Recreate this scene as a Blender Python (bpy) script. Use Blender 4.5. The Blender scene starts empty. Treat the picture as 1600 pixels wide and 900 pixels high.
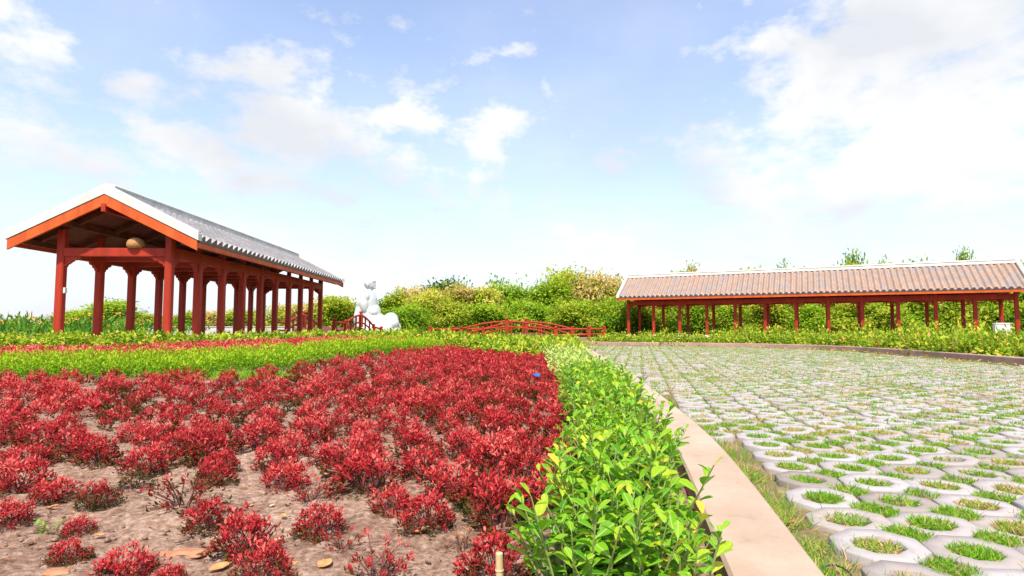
import bpy, bmesh, math, random
import numpy as np
from mathutils import Vector, Matrix

R = math.radians
scene = bpy.context.scene
COL = scene.collection
rnd = random.Random(7)
rng = np.random.default_rng(11)

# ------------------------------------------------------------------ camera, sky, sun, exposure
CAM_H, FOC, HORIZON = 0.9, 900.0, 509.0
cam_d = bpy.data.cameras.new('camera')
cam_d.sensor_width = 36.0
cam_d.lens = 36.0 * FOC / 1600.0
cam_d.clip_start, cam_d.clip_end = 0.05, 3000
cam = bpy.data.objects.new('camera', cam_d)
cam.location = (0, 0, CAM_H)
cam.rotation_euler = (R(90) + math.atan((HORIZON - 450) / FOC), 0, 0)
COL.objects.link(cam)
scene.camera = cam

SUN_EL, SUN_AZ = R(58), R(184)            # azimuth clockwise from +Y: the sun stands behind the camera
sun_dir = Vector((math.sin(SUN_AZ) * math.cos(SUN_EL), math.cos(SUN_AZ) * math.cos(SUN_EL), math.sin(SUN_EL)))
sl = bpy.data.lights.new('sun', 'SUN')
sl.energy, sl.angle, sl.color = 3.3, R(2.0), (1.0, 0.92, 0.80)
so = bpy.data.objects.new('sun', sl)
so.rotation_euler = (-sun_dir).to_track_quat('-Z', 'Y').to_euler()
so.location = (0, 0, 30)
COL.objects.link(so)

scene.view_settings.view_transform = 'Standard'
scene.view_settings.look = 'None'
scene.view_settings.gamma = 1.0
scene.view_settings.exposure = 1.07
scene.view_settings.use_curve_mapping = False
scene.cycles.use_denoising = True
scene.cycles.max_bounces = 8
scene.cycles.diffuse_bounces = 4
scene.cycles.transparent_max_bounces = 8
scene.cycles.sample_clamp_indirect = 6.0


class NT:
    """small helper round a node tree"""
    def __init__(s, tree):
        s.t = tree
        tree.nodes.clear()

    def n(s, kind, **kw):
        nd = s.t.nodes.new(kind)
        for k, v in kw.items():
            setattr(nd, k, v)
        return nd

    def put(s, sock, v):
        if isinstance(v, bpy.types.NodeSocket):
            s.t.links.new(v, sock)
        elif isinstance(v, (tuple, list)) and len(v) == 3 and sock.type == 'RGBA':
            sock.default_value = (*v, 1)
        else:
            sock.default_value = v

    def m(s, op, a, b=None, c=None, clamp=False):
        nd = s.n('ShaderNodeMath', operation=op)
        nd.use_clamp = clamp
        s.put(nd.inputs[0], a)
        if b is not None: s.put(nd.inputs[1], b)
        if c is not None: s.put(nd.inputs[2], c)
        return nd.outputs[0]

    def mix(s, f, a, b, blend='MIX'):
        nd = s.n('ShaderNodeMix', data_type='RGBA', blend_type=blend)
        s.put(nd.inputs[0], f); s.put(nd.inputs[6], a); s.put(nd.inputs[7], b)
        return nd.outputs[2]

    def noise(s, scale, detail=4, rough=0.55, vec=None, dist=0.0):
        nd = s.n('ShaderNodeTexNoise')
        nd.inputs['Scale'].default_value = scale
        nd.inputs['Detail'].default_value = detail
        nd.inputs['Roughness'].default_value = rough
        nd.inputs['Distortion'].default_value = dist
        if vec is not None: s.t.links.new(vec, nd.inputs['Vector'])
        return nd.outputs['Fac']

    def ramp(s, f, stops, interp='LINEAR'):
        nd = s.n('ShaderNodeValToRGB')
        r = nd.color_ramp
        r.interpolation = interp
        while len(r.elements) < len(stops): r.elements.new(0.5)
        for e, (p, c) in zip(r.elements, stops):
            e.position = p
            e.color = (c, c, c, 1) if isinstance(c, (int, float)) else (*c, 1)
        s.put(nd.inputs[0], f)
        return nd.outputs[0]

    def smooth(s, f, lo, hi):
        nd = s.n('ShaderNodeMapRange', interpolation_type='SMOOTHSTEP')
        s.put(nd.inputs[0], f)
        nd.inputs[1].default_value, nd.inputs[2].default_value = lo, hi
        return nd.outputs[0]


# sky: Nishita air with a deck of cumulus, laid out by compass direction and height
world = bpy.data.worlds.new('World')
scene.world = world
world.use_nodes = True
W = NT(world.node_tree)
sky = W.n('ShaderNodeTexSky', sky_type='NISHITA', sun_disc=False, sun_elevation=SUN_EL, sun_rotation=SUN_AZ)
sky.air_density, sky.dust_density, sky.ozone_density = 1.0, 0.6, 2.0
tc = W.n('ShaderNodeTexCoord')
sep = W.n('ShaderNodeSeparateXYZ')
W.t.links.new(tc.outputs['Generated'], sep.inputs[0])
az = W.m('ARCTAN2', sep.outputs[0], sep.outputs[1])
el = W.m('ARCSINE', sep.outputs[2])
comb = W.n('ShaderNodeCombineXYZ')
W.put(comb.inputs[0], az); W.put(comb.inputs[1], W.m('MULTIPLY', el, 1.7)); comb.inputs[2].default_value = 3.1
wob = W.noise(9.0, 7, 0.62, comb.outputs[0])
wob2 = W.noise(2.6, 5, 0.55, comb.outputs[0])
# (azimuth, elevation, half widths) in degrees of each cloud bank, weight
BANKS = [(36, 24, 13, 9, 1.2), (44, 28, 8, 7, 1.0), (37, 15, 15, 6.5, 1.1), (27, 13, 10, 4, .8), (48, 18, 6, 6, 1.0), (31, 10, 16, 3.2, .55),
         (-23.5, 23.5, 6, 2.4, 1.0), (-20, 18, 7.5, 4.4, 1.1), (-11, 20, 5, 1.6, .9), (-3.2, 17.3, 3.8, 3.4, 1.0), (-31, 15.5, 7, 2.6, .9),
         (-33, 20, 4, 1.6, .75), (-43, 24, 4, 8, 1.0), (-38, 14, 6, 2, .7), (-25, 14.2, 8, 2.5, .9), (-1.2, 25.4, 3, 1.0, .8), (3.5, 22.3, 1.2, .9, .5),
         (10, 14.3, 3.4, .9, .55), (13, 17, 2.5, 1.0, .4), (-10, 14, 2.4, .6, .45), (-26, 8.5, 5, 2, .6), (2, 7, 12, 2.2, .5), (-12, 6, 9, 2.2, .4),
         (22, 6.5, 10, 2.4, .6), (-45, 11, 8, 2.5, .5),
         (-20, 17, 17, 6, .62), (-36, 16, 9, 5, .6), (-4, 9, 16, 3, .45), (95, 30, 26, 12, 1.0), (150, 38, 30, 13, 1.0), (-110, 28, 30, 10, 1.0), (-75, 20, 12, 6, 1.0), (75, 16, 12, 5, 1.0), (-160, 22, 22, 8, 1.0), (10, 62, 30, 9, .8)]
dens = None
azw = W.m('ADD', az, W.m('MULTIPLY', W.m('SUBTRACT', wob2, .5), .34))
elw = W.m('ADD', el, W.m('MULTIPLY', W.m('SUBTRACT', W.noise(3.4, 5, .55, comb.outputs[0]), .5), .22))
for a, e, wa, we, k in BANKS:
    da = W.m('DIVIDE', W.m('SUBTRACT', azw, R(a)), R(wa))
    de = W.m('DIVIDE', W.m('SUBTRACT', elw, R(e)), R(we))
    g = W.m('MULTIPLY', W.m('EXPONENT', W.m('MULTIPLY', W.m('ADD', W.m('MULTIPLY', da, da), W.m('MULTIPLY', de, de)), -1.0)), k)
    dens = g if dens is None else W.m('MAXIMUM', dens, g)
wob3 = W.noise(22.0, 6, .6, comb.outputs[0])
tot = W.m('ADD', W.m('MULTIPLY', dens, .85), W.m('ADD', W.m('MULTIPLY', W.m('SUBTRACT', wob, .5), 2.3), W.m('MULTIPLY', W.m('SUBTRACT', wob3, .5), .7)))
cl = W.smooth(tot, .0, .86)
veil = W.m('MULTIPLY', W.m('ADD', W.m('MULTIPLY', W.smooth(W.noise(3.1, 5, .6, comb.outputs[0]), .35, .75), .5), .5), .28)
lowair = W.m('MULTIPLY', W.m('EXPONENT', W.m('MULTIPLY', W.m('MAXIMUM', el, 0.0), -7.0)), .45)
cl = W.m('MAXIMUM', W.m('MAXIMUM', cl, veil), lowair)
shade = W.ramp(W.noise(4.0, 4, .5, comb.outputs[0]), [(.36, (2.62, 2.72, 2.90)), (.60, (3.45, 3.43, 3.38))])
skyc = W.mix(1.0, sky.outputs[0], (.93, .90, .93), 'MULTIPLY')
skyc = W.mix(W.m('EXPONENT', W.m('MULTIPLY', W.m('MAXIMUM', el, 0.0), -5.0)), skyc, (2.80, 2.98, 3.32))
cm = W.mix(cl, skyc, shade)
bg = W.n('ShaderNodeBackground')
W.t.links.new(cm, bg.inputs[0])
bg.inputs[1].default_value = 0.15
wo = W.n('ShaderNodeOutputWorld')
W.t.links.new(bg.outputs[0], wo.inputs[0])

# ------------------------------------------------------------------ materials


def new_mat(name):
    m = bpy.data.materials.new(name)
    m.use_nodes = True
    n = NT(m.node_tree)
    out = n.n('ShaderNodeOutputMaterial')
    p = n.n('ShaderNodeBsdfPrincipled')
    n.t.links.new(p.outputs[0], out.inputs[0])
    return m, n, p, out


def solid(name, a, b, scale=6.0, rough=.6, bump=0.0, bscale=40.0, spec=.4, grain=None):
    """two close colours wandering over a surface, with a bump"""
    m, n, p, out = new_mat(name)
    tcn = n.n('ShaderNodeTexCoord').outputs['Object']
    if grain:
        mp = n.n('ShaderNodeMapping')
        n.t.links.new(tcn, mp.inputs[0])
        mp.inputs['Scale'].default_value = grain
        tcn = mp.outputs[0]
    f = n.noise(scale, 6, .6, tcn)
    c = n.mix(n.smooth(f, .32, .68), a, b)
    n.put(p.inputs['Base Color'], c)
    p.inputs['Roughness'].default_value = rough
    p.inputs['Specular IOR Level'].default_value = spec
    if bump:
        bn = n.n('ShaderNodeBump')
        bn.inputs['Strength'].default_value = bump
        bn.inputs['Distance'].default_value = .02
        n.put(bn.inputs['Height'], n.noise(bscale, 6, .65, tcn))
        n.t.links.new(bn.outputs[0], p.inputs['Normal'])
    return m


def leafy(name, stops, rough=.5, trans=.3, spec=.35, vary=.25, rib=False):
    """leaf colour from the per leaf number 'tone'; thin enough to let light through"""
    m, n, p, out = new_mat(name)
    at = n.n('ShaderNodeAttribute', attribute_name='tone')
    oi = n.n('ShaderNodeObjectInfo')
    t = n.m('ADD', at.outputs['Fac'], n.m('MULTIPLY', n.m('SUBTRACT', oi.outputs['Random'], .5), vary), clamp=True)
    c = n.ramp(t, stops)
    if rib:
        ac = n.n('ShaderNodeAttribute', attribute_name='across').outputs['Fac']
        tco = n.n('ShaderNodeTexCoord').outputs['Object']
        c = n.mix(n.m('MULTIPLY', n.smooth(n.noise(60, 5, .65, tco), .48, .72), .45), c, (.10, .22, .015))
        c = n.mix(n.m('MULTIPLY', n.smooth(n.noise(23, 4, .7, tco), .60, .72), .6), c, (.42, .34, .05))
        c = n.mix(n.m('MULTIPLY', n.m('SUBTRACT', 1.0, n.smooth(n.m('ABSOLUTE', ac), .015, .07)), .6), c, (.55, .62, .20))
    n.put(p.inputs['Base Color'], c)
    p.inputs['Roughness'].default_value = rough
    p.inputs['Specular IOR Level'].default_value = spec
    tr = n.n('ShaderNodeBsdfTranslucent')
    n.put(tr.inputs[0], c)
    mx = n.n('ShaderNodeMixShader')
    mx.inputs[0].default_value = trans
    n.t.links.new(p.outputs[0], mx.inputs[1]); n.t.links.new(tr.outputs[0], mx.inputs[2])
    n.t.links.new(mx.outputs[0], out.inputs[0])
    return m


M = {}
def wood_mat(name, a, b, pale, dark):
    m, n, p, out = new_mat(name)
    tcn = n.n('ShaderNodeTexCoord').outputs['Object']
    mp = n.n('ShaderNodeMapping'); n.t.links.new(tcn, mp.inputs[0]); mp.inputs['Scale'].default_value = (1, 1, .18)
    c = n.mix(n.smooth(n.noise(3.0, 6, .6, mp.outputs[0]), .32, .68), a, b)
    c = n.mix(n.m('MULTIPLY', n.smooth(n.noise(26, 6, .7, mp.outputs[0]), .52, .75), .5), c, dark)
    c = n.mix(n.m('MULTIPLY', n.smooth(n.noise(6, 7, .75, mp.outputs[0]), .58, .74), .35), c, pale)
    n.put(p.inputs['Base Color'], c)
    p.inputs['Roughness'].default_value = .55
    p.inputs['Specular IOR Level'].default_value = .22
    bn = n.n('ShaderNodeBump'); bn.inputs['Strength'].default_value = .3; bn.inputs['Distance'].default_value = .01
    n.put(bn.inputs['Height'], n.noise(30, 6, .7, mp.outputs[0])); n.t.links.new(bn.outputs[0], p.inputs['Normal'])
    return m


M['red_wood'] = wood_mat('red painted wood', (.40, .038, .016), (.28, .027, .013), (.50, .11, .06), (.13, .014, .010))
M['orange_wood'] = wood_mat('orange red varnished board', (.62, .115, .024), (.48, .078, .018), (.68, .22, .09), (.25, .04, .012))
M['dark_wood'] = solid('brown stained boards', (.16, .045, .022), (.10, .028, .015), 4.0, .6, .2, 30, .3, (1, 1, .3))
M['white_trim'] = solid('white lime render', (.64, .645, .61), (.52, .52, .49), 2.5, .75, .15, 30)
M['stone'] = solid('pale stone', (.62, .58, .52), (.5, .46, .42), 8, .8, .3)
M['marble'] = solid('white marble', (.56, .60, .58), (.45, .50, .49), 1.6, .55, .05, 12)
def kerb_mat():
    m, n, p, out = new_mat('beige concrete')
    tcn = n.n('ShaderNodeTexCoord').outputs['Object']
    c = n.mix(n.smooth(n.noise(2.2, 6, .6, tcn), .35, .65), (.48, .355, .27), (.40, .285, .21))
    c = n.mix(n.m('MULTIPLY', n.smooth(n.noise(4.5, 8, .75, tcn), .56, .72), .5), c, (.26, .175, .125))
    c = n.mix(n.m('MULTIPLY', n.smooth(n.noise(60, 4, .7, tcn), .60, .75), .45), c, (.25, .18, .14))
    n.put(p.inputs['Base Color'], c)
    p.inputs['Roughness'].default_value = .88
    bn = n.n('ShaderNodeBump'); bn.inputs['Strength'].default_value = .4; bn.inputs['Distance'].default_value = .01
    n.put(bn.inputs['Height'], n.noise(55, 7, .7, tcn)); n.t.links.new(bn.outputs[0], p.inputs['Normal'])
    return m


M['kerb'] = kerb_mat()
M['pale_wall'] = solid('pale lilac render', (.60, .53, .55), (.52, .46, .48), 2, .8, .2)
M['bamboo'] = solid('dry bamboo', (.62, .47, .26), (.50, .36, .19), 5, .55, .2, 40, .4, (6, 6, 1))
M['straw'] = solid('straw weave', (.48, .26, .10), (.34, .17, .06), 18, .8, .6, 50)
M['blue'] = solid('blue plastic', (.03, .14, .58), (.02, .10, .45), 5, .9, 0, 40, .05)
M['black'] = solid('black rubber', (.02, .02, .02), (.03, .03, .03), 5, .45)
M['white_plastic'] = solid('white painted sheet', (.80, .80, .78), (.72, .72, .70), 3, .45)
M['dry_leaf'] = solid('dry leaf', (.50, .20, .06), (.62, .33, .14), 30, .7, .4, 80)
M['clay'] = solid('orange clay', (.36, .15, .07), (.44, .23, .13), 14, .9, .5, 50)
M['bark'] = solid('grey brown bark', (.22, .15, .10), (.33, .24, .17), 9, .9, .6, 30, .2, (1, 1, .3))
M['red_stem'] = solid('purple brown stem', (.16, .05, .05), (.11, .05, .035), 12, .7)
M['green_stem'] = solid('pale green stem', (.27, .33, .10), (.20, .20, .07), 12, .6)

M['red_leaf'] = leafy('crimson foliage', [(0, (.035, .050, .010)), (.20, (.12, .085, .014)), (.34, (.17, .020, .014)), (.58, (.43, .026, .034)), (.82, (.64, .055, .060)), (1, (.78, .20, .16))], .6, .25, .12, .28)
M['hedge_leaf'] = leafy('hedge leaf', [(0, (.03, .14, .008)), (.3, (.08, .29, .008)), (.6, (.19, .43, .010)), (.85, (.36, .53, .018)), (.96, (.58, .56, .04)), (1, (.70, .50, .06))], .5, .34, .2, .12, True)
M['lime_leaf'] = leafy('lime green foliage', [(0, (.05, .17, .008)), (.4, (.16, .36, .010)), (.75, (.33, .50, .018)), (1, (.50, .58, .03))], .6, .35, .12, 0)
M['border_leaf'] = leafy('border shrub foliage', [(0, (.05, .14, .010)), (.4, (.20, .36, .018)), (.72, (.42, .50, .03)), (.9, (.64, .56, .07)), (1, (.70, .40, .14))], .6, .3, .12, .15)
M['meadow_leaf'] = leafy('meadow foliage', [(0, (.025, .12, .012)), (.6, (.09, .28, .02)), (1, (.28, .40, .035))], .6, .35, .2, 0)
M['flower'] = leafy('orange petals', [(0, (.80, .20, .01)), (.6, (.82, .42, .02)), (1, (.80, .30, .10))], .6, .3, .2, 0)
M['grass'] = leafy('grass blades', [(0, (.07, .24, .008)), (.45, (.18, .43, .014)), (.68, (.32, .50, .03)), (.78, (.52, .40, .13)), (1, (.68, .45, .20))], .55, .3, .25, 0)
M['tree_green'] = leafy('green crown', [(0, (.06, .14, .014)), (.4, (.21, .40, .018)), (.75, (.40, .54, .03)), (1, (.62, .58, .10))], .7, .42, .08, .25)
M['tree_yellow'] = leafy('yellow green crown', [(0, (.11, .16, .016)), (.35, (.25, .40, .020)), (.7, (.50, .55, .04)), (1, (.76, .58, .18))], .7, .42, .08, .25)
M['tree_tan'] = leafy('dry tipped crown', [(0, (.14, .16, .02)), (.3, (.32, .38, .03)), (.6, (.60, .50, .11)), (1, (.80, .55, .35))], .7, .42, .08, .25)
M['tree_dark'] = leafy('dark green crown', [(0, (.03, .07, .014)), (.5, (.10, .19, .03)), (1, (.24, .33, .04))], .6, .25, .2, .2)
M['litter'] = leafy('leaf litter', [(0, (.20, .07, .03)), (.5, (.42, .17, .06)), (1, (.60, .36, .18))], .8, .1, .2, 0)


def soil_mat(name, lo, mid, hi, scale=1.0, green=None):
    m, n, p, out = new_mat(name)
    tcn = n.n('ShaderNodeTexCoord').outputs['Object']
    big = n.noise(.9 * scale, 4, .6, tcn)
    fine = n.noise(26 * scale, 8, .72, tcn)
    c = n.ramp(n.m('ADD', n.m('MULTIPLY', fine, .75), n.m('MULTIPLY', big, .25)), [(.33, lo), (.48, mid), (.62, hi)])
    vo = n.n('ShaderNodeTexVoronoi')
    vo.inputs['Scale'].default_value = 34 * scale
    n.t.links.new(tcn, vo.inputs['Vector'])
    c = n.mix(n.m('MULTIPLY', n.smooth(n.noise(5 * scale, 6, .7, tcn), .52, .66), .55), c, lo)
    if green:
        c = n.mix(n.smooth(n.noise(1.7 * scale, 5, .7, tcn), .42, .6), c, green)
    n.put(p.inputs['Base Color'], c)
    p.inputs['Roughness'].default_value = .95
    p.inputs['Specular IOR Level'].default_value = .15
    bn = n.n('ShaderNodeBump')
    bn.inputs['Strength'].default_value = .8
    bn.inputs['Distance'].default_value = .02
    n.put(bn.inputs['Height'], n.m('ADD', fine, n.m('MULTIPLY', vo.outputs['Distance'], .5)))
    n.t.links.new(bn.outputs[0], p.inputs['Normal'])
    return m


M['soil'] = soil_mat('bed soil', (.08, .040, .026), (.265, .160, .112), (.47, .335, .25))
M['ground'] = soil_mat('open ground', (.13, .08, .045), (.27, .18, .11), (.36, .26, .15), 1.0, (.17, .15, .06))


def tile_mat(name, a, b, g):
    m, n, p, out = new_mat(name)
    tcn = n.n('ShaderNodeTexCoord').outputs['Object']
    f = n.noise(2.2, 5, .65, tcn)
    c = n.mix(n.smooth(f, .35, .65), a, b)
    mp = n.n('ShaderNodeMapping')
    n.t.links.new(tcn, mp.inputs[0]); mp.inputs['Scale'].default_value = (3.2, 1.4, 3)
    vo = n.n('ShaderNodeTexVoronoi'); vo.inputs['Scale'].default_value = 1.3
    n.t.links.new(mp.outputs[0], vo.inputs['Vector'])
    sp = n.n('ShaderNodeSeparateColor'); n.t.links.new(vo.outputs['Color'], sp.inputs[0])
    c = n.mix(n.m('MULTIPLY', n.smooth(sp.outputs[0], .55, .9), .75), c, g)
    c = n.mix(n.m('MULTIPLY', n.smooth(n.noise(22, 5, .7, tcn), .5, .75), .35), c, (.12, .09, .08))
    n.put(p.inputs['Base Color'], c)
    p.inputs['Roughness'].default_value = .65
    return m


M['tile_grey'] = tile_mat('grey clay tile', (.37, .345, .345), (.29, .275, .29), (.46, .42, .41))
M['tile_pink'] = tile_mat('weathered clay tile', (.40, .275, .21), (.33, .22, .165), (.27, .25, .26))
M['tile_end'] = solid('dark tile end', (.12, .11, .12), (.18, .16, .15), 9, .7)


def paver_mat():
    m, n, p, out = new_mat('concrete paver')
    tcn = n.n('ShaderNodeTexCoord').outputs['Object']
    at = n.n('ShaderNodeAttribute', attribute_name='tone')
    c = n.ramp(at.outputs['Fac'], [(0, (.26, .215, .19)), (.3, (.36, .315, .30)), (.7, (.395, .365, .365)), (1, (.35, .28, .225))])
    c = n.mix(n.m('MULTIPLY', n.smooth(n.noise(9, 7, .7, tcn), .5, .72), .5), c, (.27, .20, .155))
    c = n.mix(n.m('MULTIPLY', n.smooth(n.noise(75, 3, .7, tcn), .55, .8), .4), c, (.28, .25, .23))
    n.put(p.inputs['Base Color'], c)
    p.inputs['Roughness'].default_value = .9
    bn = n.n('ShaderNodeBump'); bn.inputs['Strength'].default_value = .3; bn.inputs['Distance'].default_value = .01
    n.put(bn.inputs['Height'], n.noise(70, 6, .7, tcn)); n.t.links.new(bn.outputs[0], p.inputs['Normal'])
    return m


M['paver'] = paver_mat()

# ------------------------------------------------------------------ mesh helpers


def link(o, parent=None):
    COL.objects.link(o)
    if parent is not None:
        o.parent = parent
    return o


def tag(o, label=None, cat=None, group=None, kind=None):
    if label: o['label'] = label
    if cat: o['category'] = cat
    if group: o['group'] = group
    if kind: o['kind'] = kind
    return o


def empty(name, loc, rz=0.0, label=None, cat=None, group=None):
    o = bpy.data.objects.new(name, None)
    o.empty_display_size = .2
    o.location = loc
    o.rotation_euler = (0, 0, rz)
    link(o)
    return tag(o, label, cat, group)


def mesh_np(name, V, F, mat, tone=None, smooth=False):
    """V (n,3), F list of index arrays, each (m,k)"""
    me = bpy.data.meshes.new(name)
    V = np.asarray(V, dtype=np.float32)
    me.vertices.add(len(V))
    me.vertices.foreach_set('co', V.ravel())
    F = [np.asarray(f, dtype=np.int32) for f in (F if isinstance(F, list) else [F]) if len(f)]
    loops = np.concatenate([f.ravel() for f in F])
    sizes = np.concatenate([np.full(len(f), f.shape[1], dtype=np.int32) for f in F])
    starts = np.concatenate([[0], np.cumsum(sizes)[:-1]]).astype(np.int32)
    me.loops.add(len(loops)); me.loops.foreach_set('vertex_index', loops)
    me.polygons.add(len(sizes)); me.polygons.foreach_set('loop_start', starts)
    try: me.polygons.foreach_set('loop_total', sizes)
    except Exception: pass
    if smooth: me.polygons.foreach_set('use_smooth', np.ones(len(sizes), dtype=bool))
    me.update(calc_edges=True)
    if tone is not None:
        a = me.attributes.new('tone', 'FLOAT', 'POINT')
        a.data.foreach_set('value', np.asarray(tone, dtype=np.float32))
    if mat: me.materials.append(mat)
    return me


def obj_np(name, V, F, mat, tone=None, smooth=False, parent=None):
    return link(bpy.data.objects.new(name, mesh_np(name, V, F, mat, tone, smooth)), parent)


class MB:
    """boxes, bars, tubes and prisms gathered into ONE mesh object"""
    def __init__(s): s.v, s.f = [], []

    def add(s, vs, fs):
        o = len(s.v)
        s.v += [tuple(v) for v in vs]
        s.f += [tuple(i + o for i in f) for f in fs]

    def box(s, x0, x1, y0, y1, z0, z1):
        s.add([(x0, y0, z0), (x1, y0, z0), (x1, y1, z0), (x0, y1, z0), (x0, y0, z1), (x1, y0, z1), (x1, y1, z1), (x0, y1, z1)],
              [(3, 2, 1, 0), (4, 5, 6, 7), (0, 1, 5, 4), (1, 2, 6, 5), (2, 3, 7, 6), (3, 0, 4, 7)])

    def bar(s, p, q, w, h, up=(0, 0, 1)):
        p, q = Vector(p), Vector(q)
        d = (q - p).normalized()
        sd = d.cross(Vector(up)).normalized() * (w / 2)
        u = sd.cross(d).normalized() * (h / 2)
        vs = [p - sd - u, p + sd - u, p + sd + u, p - sd + u, q - sd - u, q + sd - u, q + sd + u, q - sd + u]
        s.add(vs, [(0, 1, 2, 3), (7, 6, 5, 4), (0, 4, 5, 1), (1, 5, 6, 2), (2, 6, 7, 3), (3, 7, 4, 0)])

    def tube(s, pts, rad, seg=8, cap=True):
        pts = [Vector(p) for p in pts]
        o = len(s.v)
        ref = Vector((.31, .87, .38))
        for i, p in enumerate(pts):
            d = (pts[min(i + 1, len(pts) - 1)] - pts[max(i - 1, 0)]).normalized()
            a = d.cross(ref)
            a = a.normalized() if a.length > 1e-4 else d.orthogonal().normalized()
            b = d.cross(a)
            r = rad[i] if isinstance(rad, (list, tuple)) else rad
            for k in range(seg):
                t = 2 * math.pi * k / seg
                s.v.append(tuple(p + a * (r * math.cos(t)) + b * (r * math.sin(t))))
        for i in range(len(pts) - 1):
            for k in range(seg):
                k2 = (k + 1) % seg
                s.f.append((o + i * seg + k, o + i * seg + k2, o + (i + 1) * seg + k2, o + (i + 1) * seg + k))
        if cap:
            s.f.append(tuple(o + k for k in reversed(range(seg))))
            s.f.append(tuple(o + (len(pts) - 1) * seg + k for k in range(seg)))

    def prism(s, poly, origin, ax, ay, depth):
        """outline poly (2d) in the plane ax,ay through origin, given thickness along ax x ay"""
        o, ax, ay = Vector(origin), Vector(ax), Vector(ay)
        nz = ax.cross(ay).normalized() * (depth / 2)
        k = len(poly)
        vs = [o + ax * x + ay * y - nz for x, y in poly] + [o + ax * x + ay * y + nz for x, y in poly]
        s.add(vs, [tuple(reversed(range(k))), tuple(range(k, 2 * k))] + [(i, (i + 1) % k, k + (i + 1) % k, k + i) for i in range(k)])

    def lathe(s, prof, c, seg=12):
        o = len(s.v)
        for r, z in prof:
            for k in range(seg):
                t = 2 * math.pi * k / seg
                s.v.append((c[0] + r * math.cos(t), c[1] + r * math.sin(t), c[2] + z))
        for i in range(len(prof) - 1):
            for k in range(seg):
                k2 = (k + 1) % seg
                s.f.append((o + i * seg + k, o + i * seg + k2, o + (i + 1) * seg + k2, o + (i + 1) * seg + k))
        s.f.append(tuple(o + k for k in reversed(range(seg))))
        s.f.append(tuple(o + (len(prof) - 1) * seg + k for k in range(seg)))

    def mesh(s, name, mat, smooth=False):
        me = bpy.data.meshes.new(name)
        me.from_pydata(s.v, [], s.f)
        if smooth:
            for p in me.polygons: p.use_smooth = True
        me.materials.append(mat)
        me.update()
        return me

    def build(s, name, mat, parent=None, bevel=0.0, smooth=False):
        o = link(bpy.data.objects.new(name, s.mesh(name, mat, smooth)), parent)
        if bevel:
            b = o.modifiers.new('bevel', 'BEVEL')
            b.width, b.segments, b.limit_method = bevel, 2, 'ANGLE'
        return o


def unit(a): return a / np.maximum(np.linalg.norm(a, axis=-1, keepdims=True), 1e-9)


# leaf outlines: (along, across, height) and faces
T_DIAMOND = (np.array([(0, 0, 0), (.5, -.5, .07), (1, 0, -.06), (.5, .5, .07)]), [(0, 1, 2), (0, 2, 3)], None)
T_LANCE = (np.array([(0, 0, 0), (.35, -.5, .06), (.35, 0, 0), (.35, .5, .06), (.75, -.36, .02), (.75, 0, -.04), (.75, .36, .02), (1, 0, -.14)]),
           [(0, 1, 2), (0, 2, 3), (4, 7, 5), (5, 7, 6)], [(1, 4, 5, 2), (2, 5, 6, 3)])


def obovate():
    ls = [(0.0, .03), (.14, .05), (.32, .26), (.52, .43), (.72, .5), (.88, .40), (.97, .18)]
    v, q = [], []
    for l, w in ls:
        droop = -.16 * l * l
        v += [(l, -w, droop + .16 * w), (l, 0, droop - .015), (l, w, droop + .16 * w)]
    v.append((1.02, 0, -.17))
    for i in range(len(ls) - 1):
        a = 3 * i
        q += [(a, a + 3, a + 4, a + 1), (a + 1, a + 4, a + 5, a + 2)]
    e = 3 * (len(ls) - 1)
    return np.array(v), [(e, e + 3, e + 1), (e + 1, e + 3, e + 2)], q


T_OBOV = obovate()
T_BLADE = (np.array([(0, -.5, 0), (0, .5, 0), (.55, .36, .05), (.55, -.36, .05), (1, 0, .30)]), [(3, 2, 4)], [(0, 1, 2, 3)])


def leaf_arrays(P, D, N, L, Wd, tone, tmpl):
    tv, tt, tq = tmpl
    n, k = len(P), len(tv)
    D = unit(D)
    S = unit(np.cross(D, N))
    N2 = np.cross(S, D)
    L = np.broadcast_to(L, n)[:, None, None]; Wd = np.broadcast_to(Wd, n)[:, None, None]
    V = P[:, None, :] + D[:, None, :] * (tv[None, :, 0:1] * L) + S[:, None, :] * (tv[None, :, 1:2] * Wd) + N2[:, None, :] * (tv[None, :, 2:3] * L)
    off = (np.arange(n) * k)[:, None, None]
    F = []
    if tt: F.append((np.array(tt)[None] + off).reshape(-1, 3))
    if tq: F.append((np.array(tq)[None] + off).reshape(-1, 4))
    return V.reshape(-1, 3), F, np.repeat(tone, k)


class Cloud:
    def __init__(s): s.P, s.D, s.N, s.L, s.W, s.t = [], [], [], [], [], []

    def add(s, P, D, N, L, W, t):
        n = len(P)
        s.P.append(P); s.D.append(D); s.N.append(N)
        s.L.append(np.broadcast_to(L, n)); s.W.append(np.broadcast_to(W, n)); s.t.append(np.broadcast_to(t, n))

    def arrays(s, tmpl):
        c = np.concatenate
        return leaf_arrays(c(s.P), c(s.D), c(s.N), c(s.L), c(s.W), c(s.t), tmpl)

    def mesh(s, name, mat, tmpl, smooth=False):
        V, F, t = s.arrays(tmpl)
        me = mesh_np(name, V, F, mat, t, smooth)
        if tmpl is T_OBOV:
            a = me.attributes.new('across', 'FLOAT', 'POINT')
            a.data.foreach_set('value', np.tile(tmpl[0][:, 1], len(V) // len(tmpl[0])).astype(np.float32))
        return me


def sstep(a):
    a = np.clip(a, 0, 1)
    return a * a * (3 - 2 * a)


def T(x, y):
    """height of the ground: flat under the paving, a low rise to the left under the far flower beds"""
    x, y = np.asarray(x, float), np.asarray(y, float)
    rise = .38 * sstep((y - 7.5) / 8.0) * sstep((.8 - x) / 5.0)
    rise = rise * (1 - sstep((y - 19) / 8.0) * sstep((x + 9.0) / 4.0))
    return rise * (1 - .85 * sstep((y - 34) / 9.0))


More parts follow.
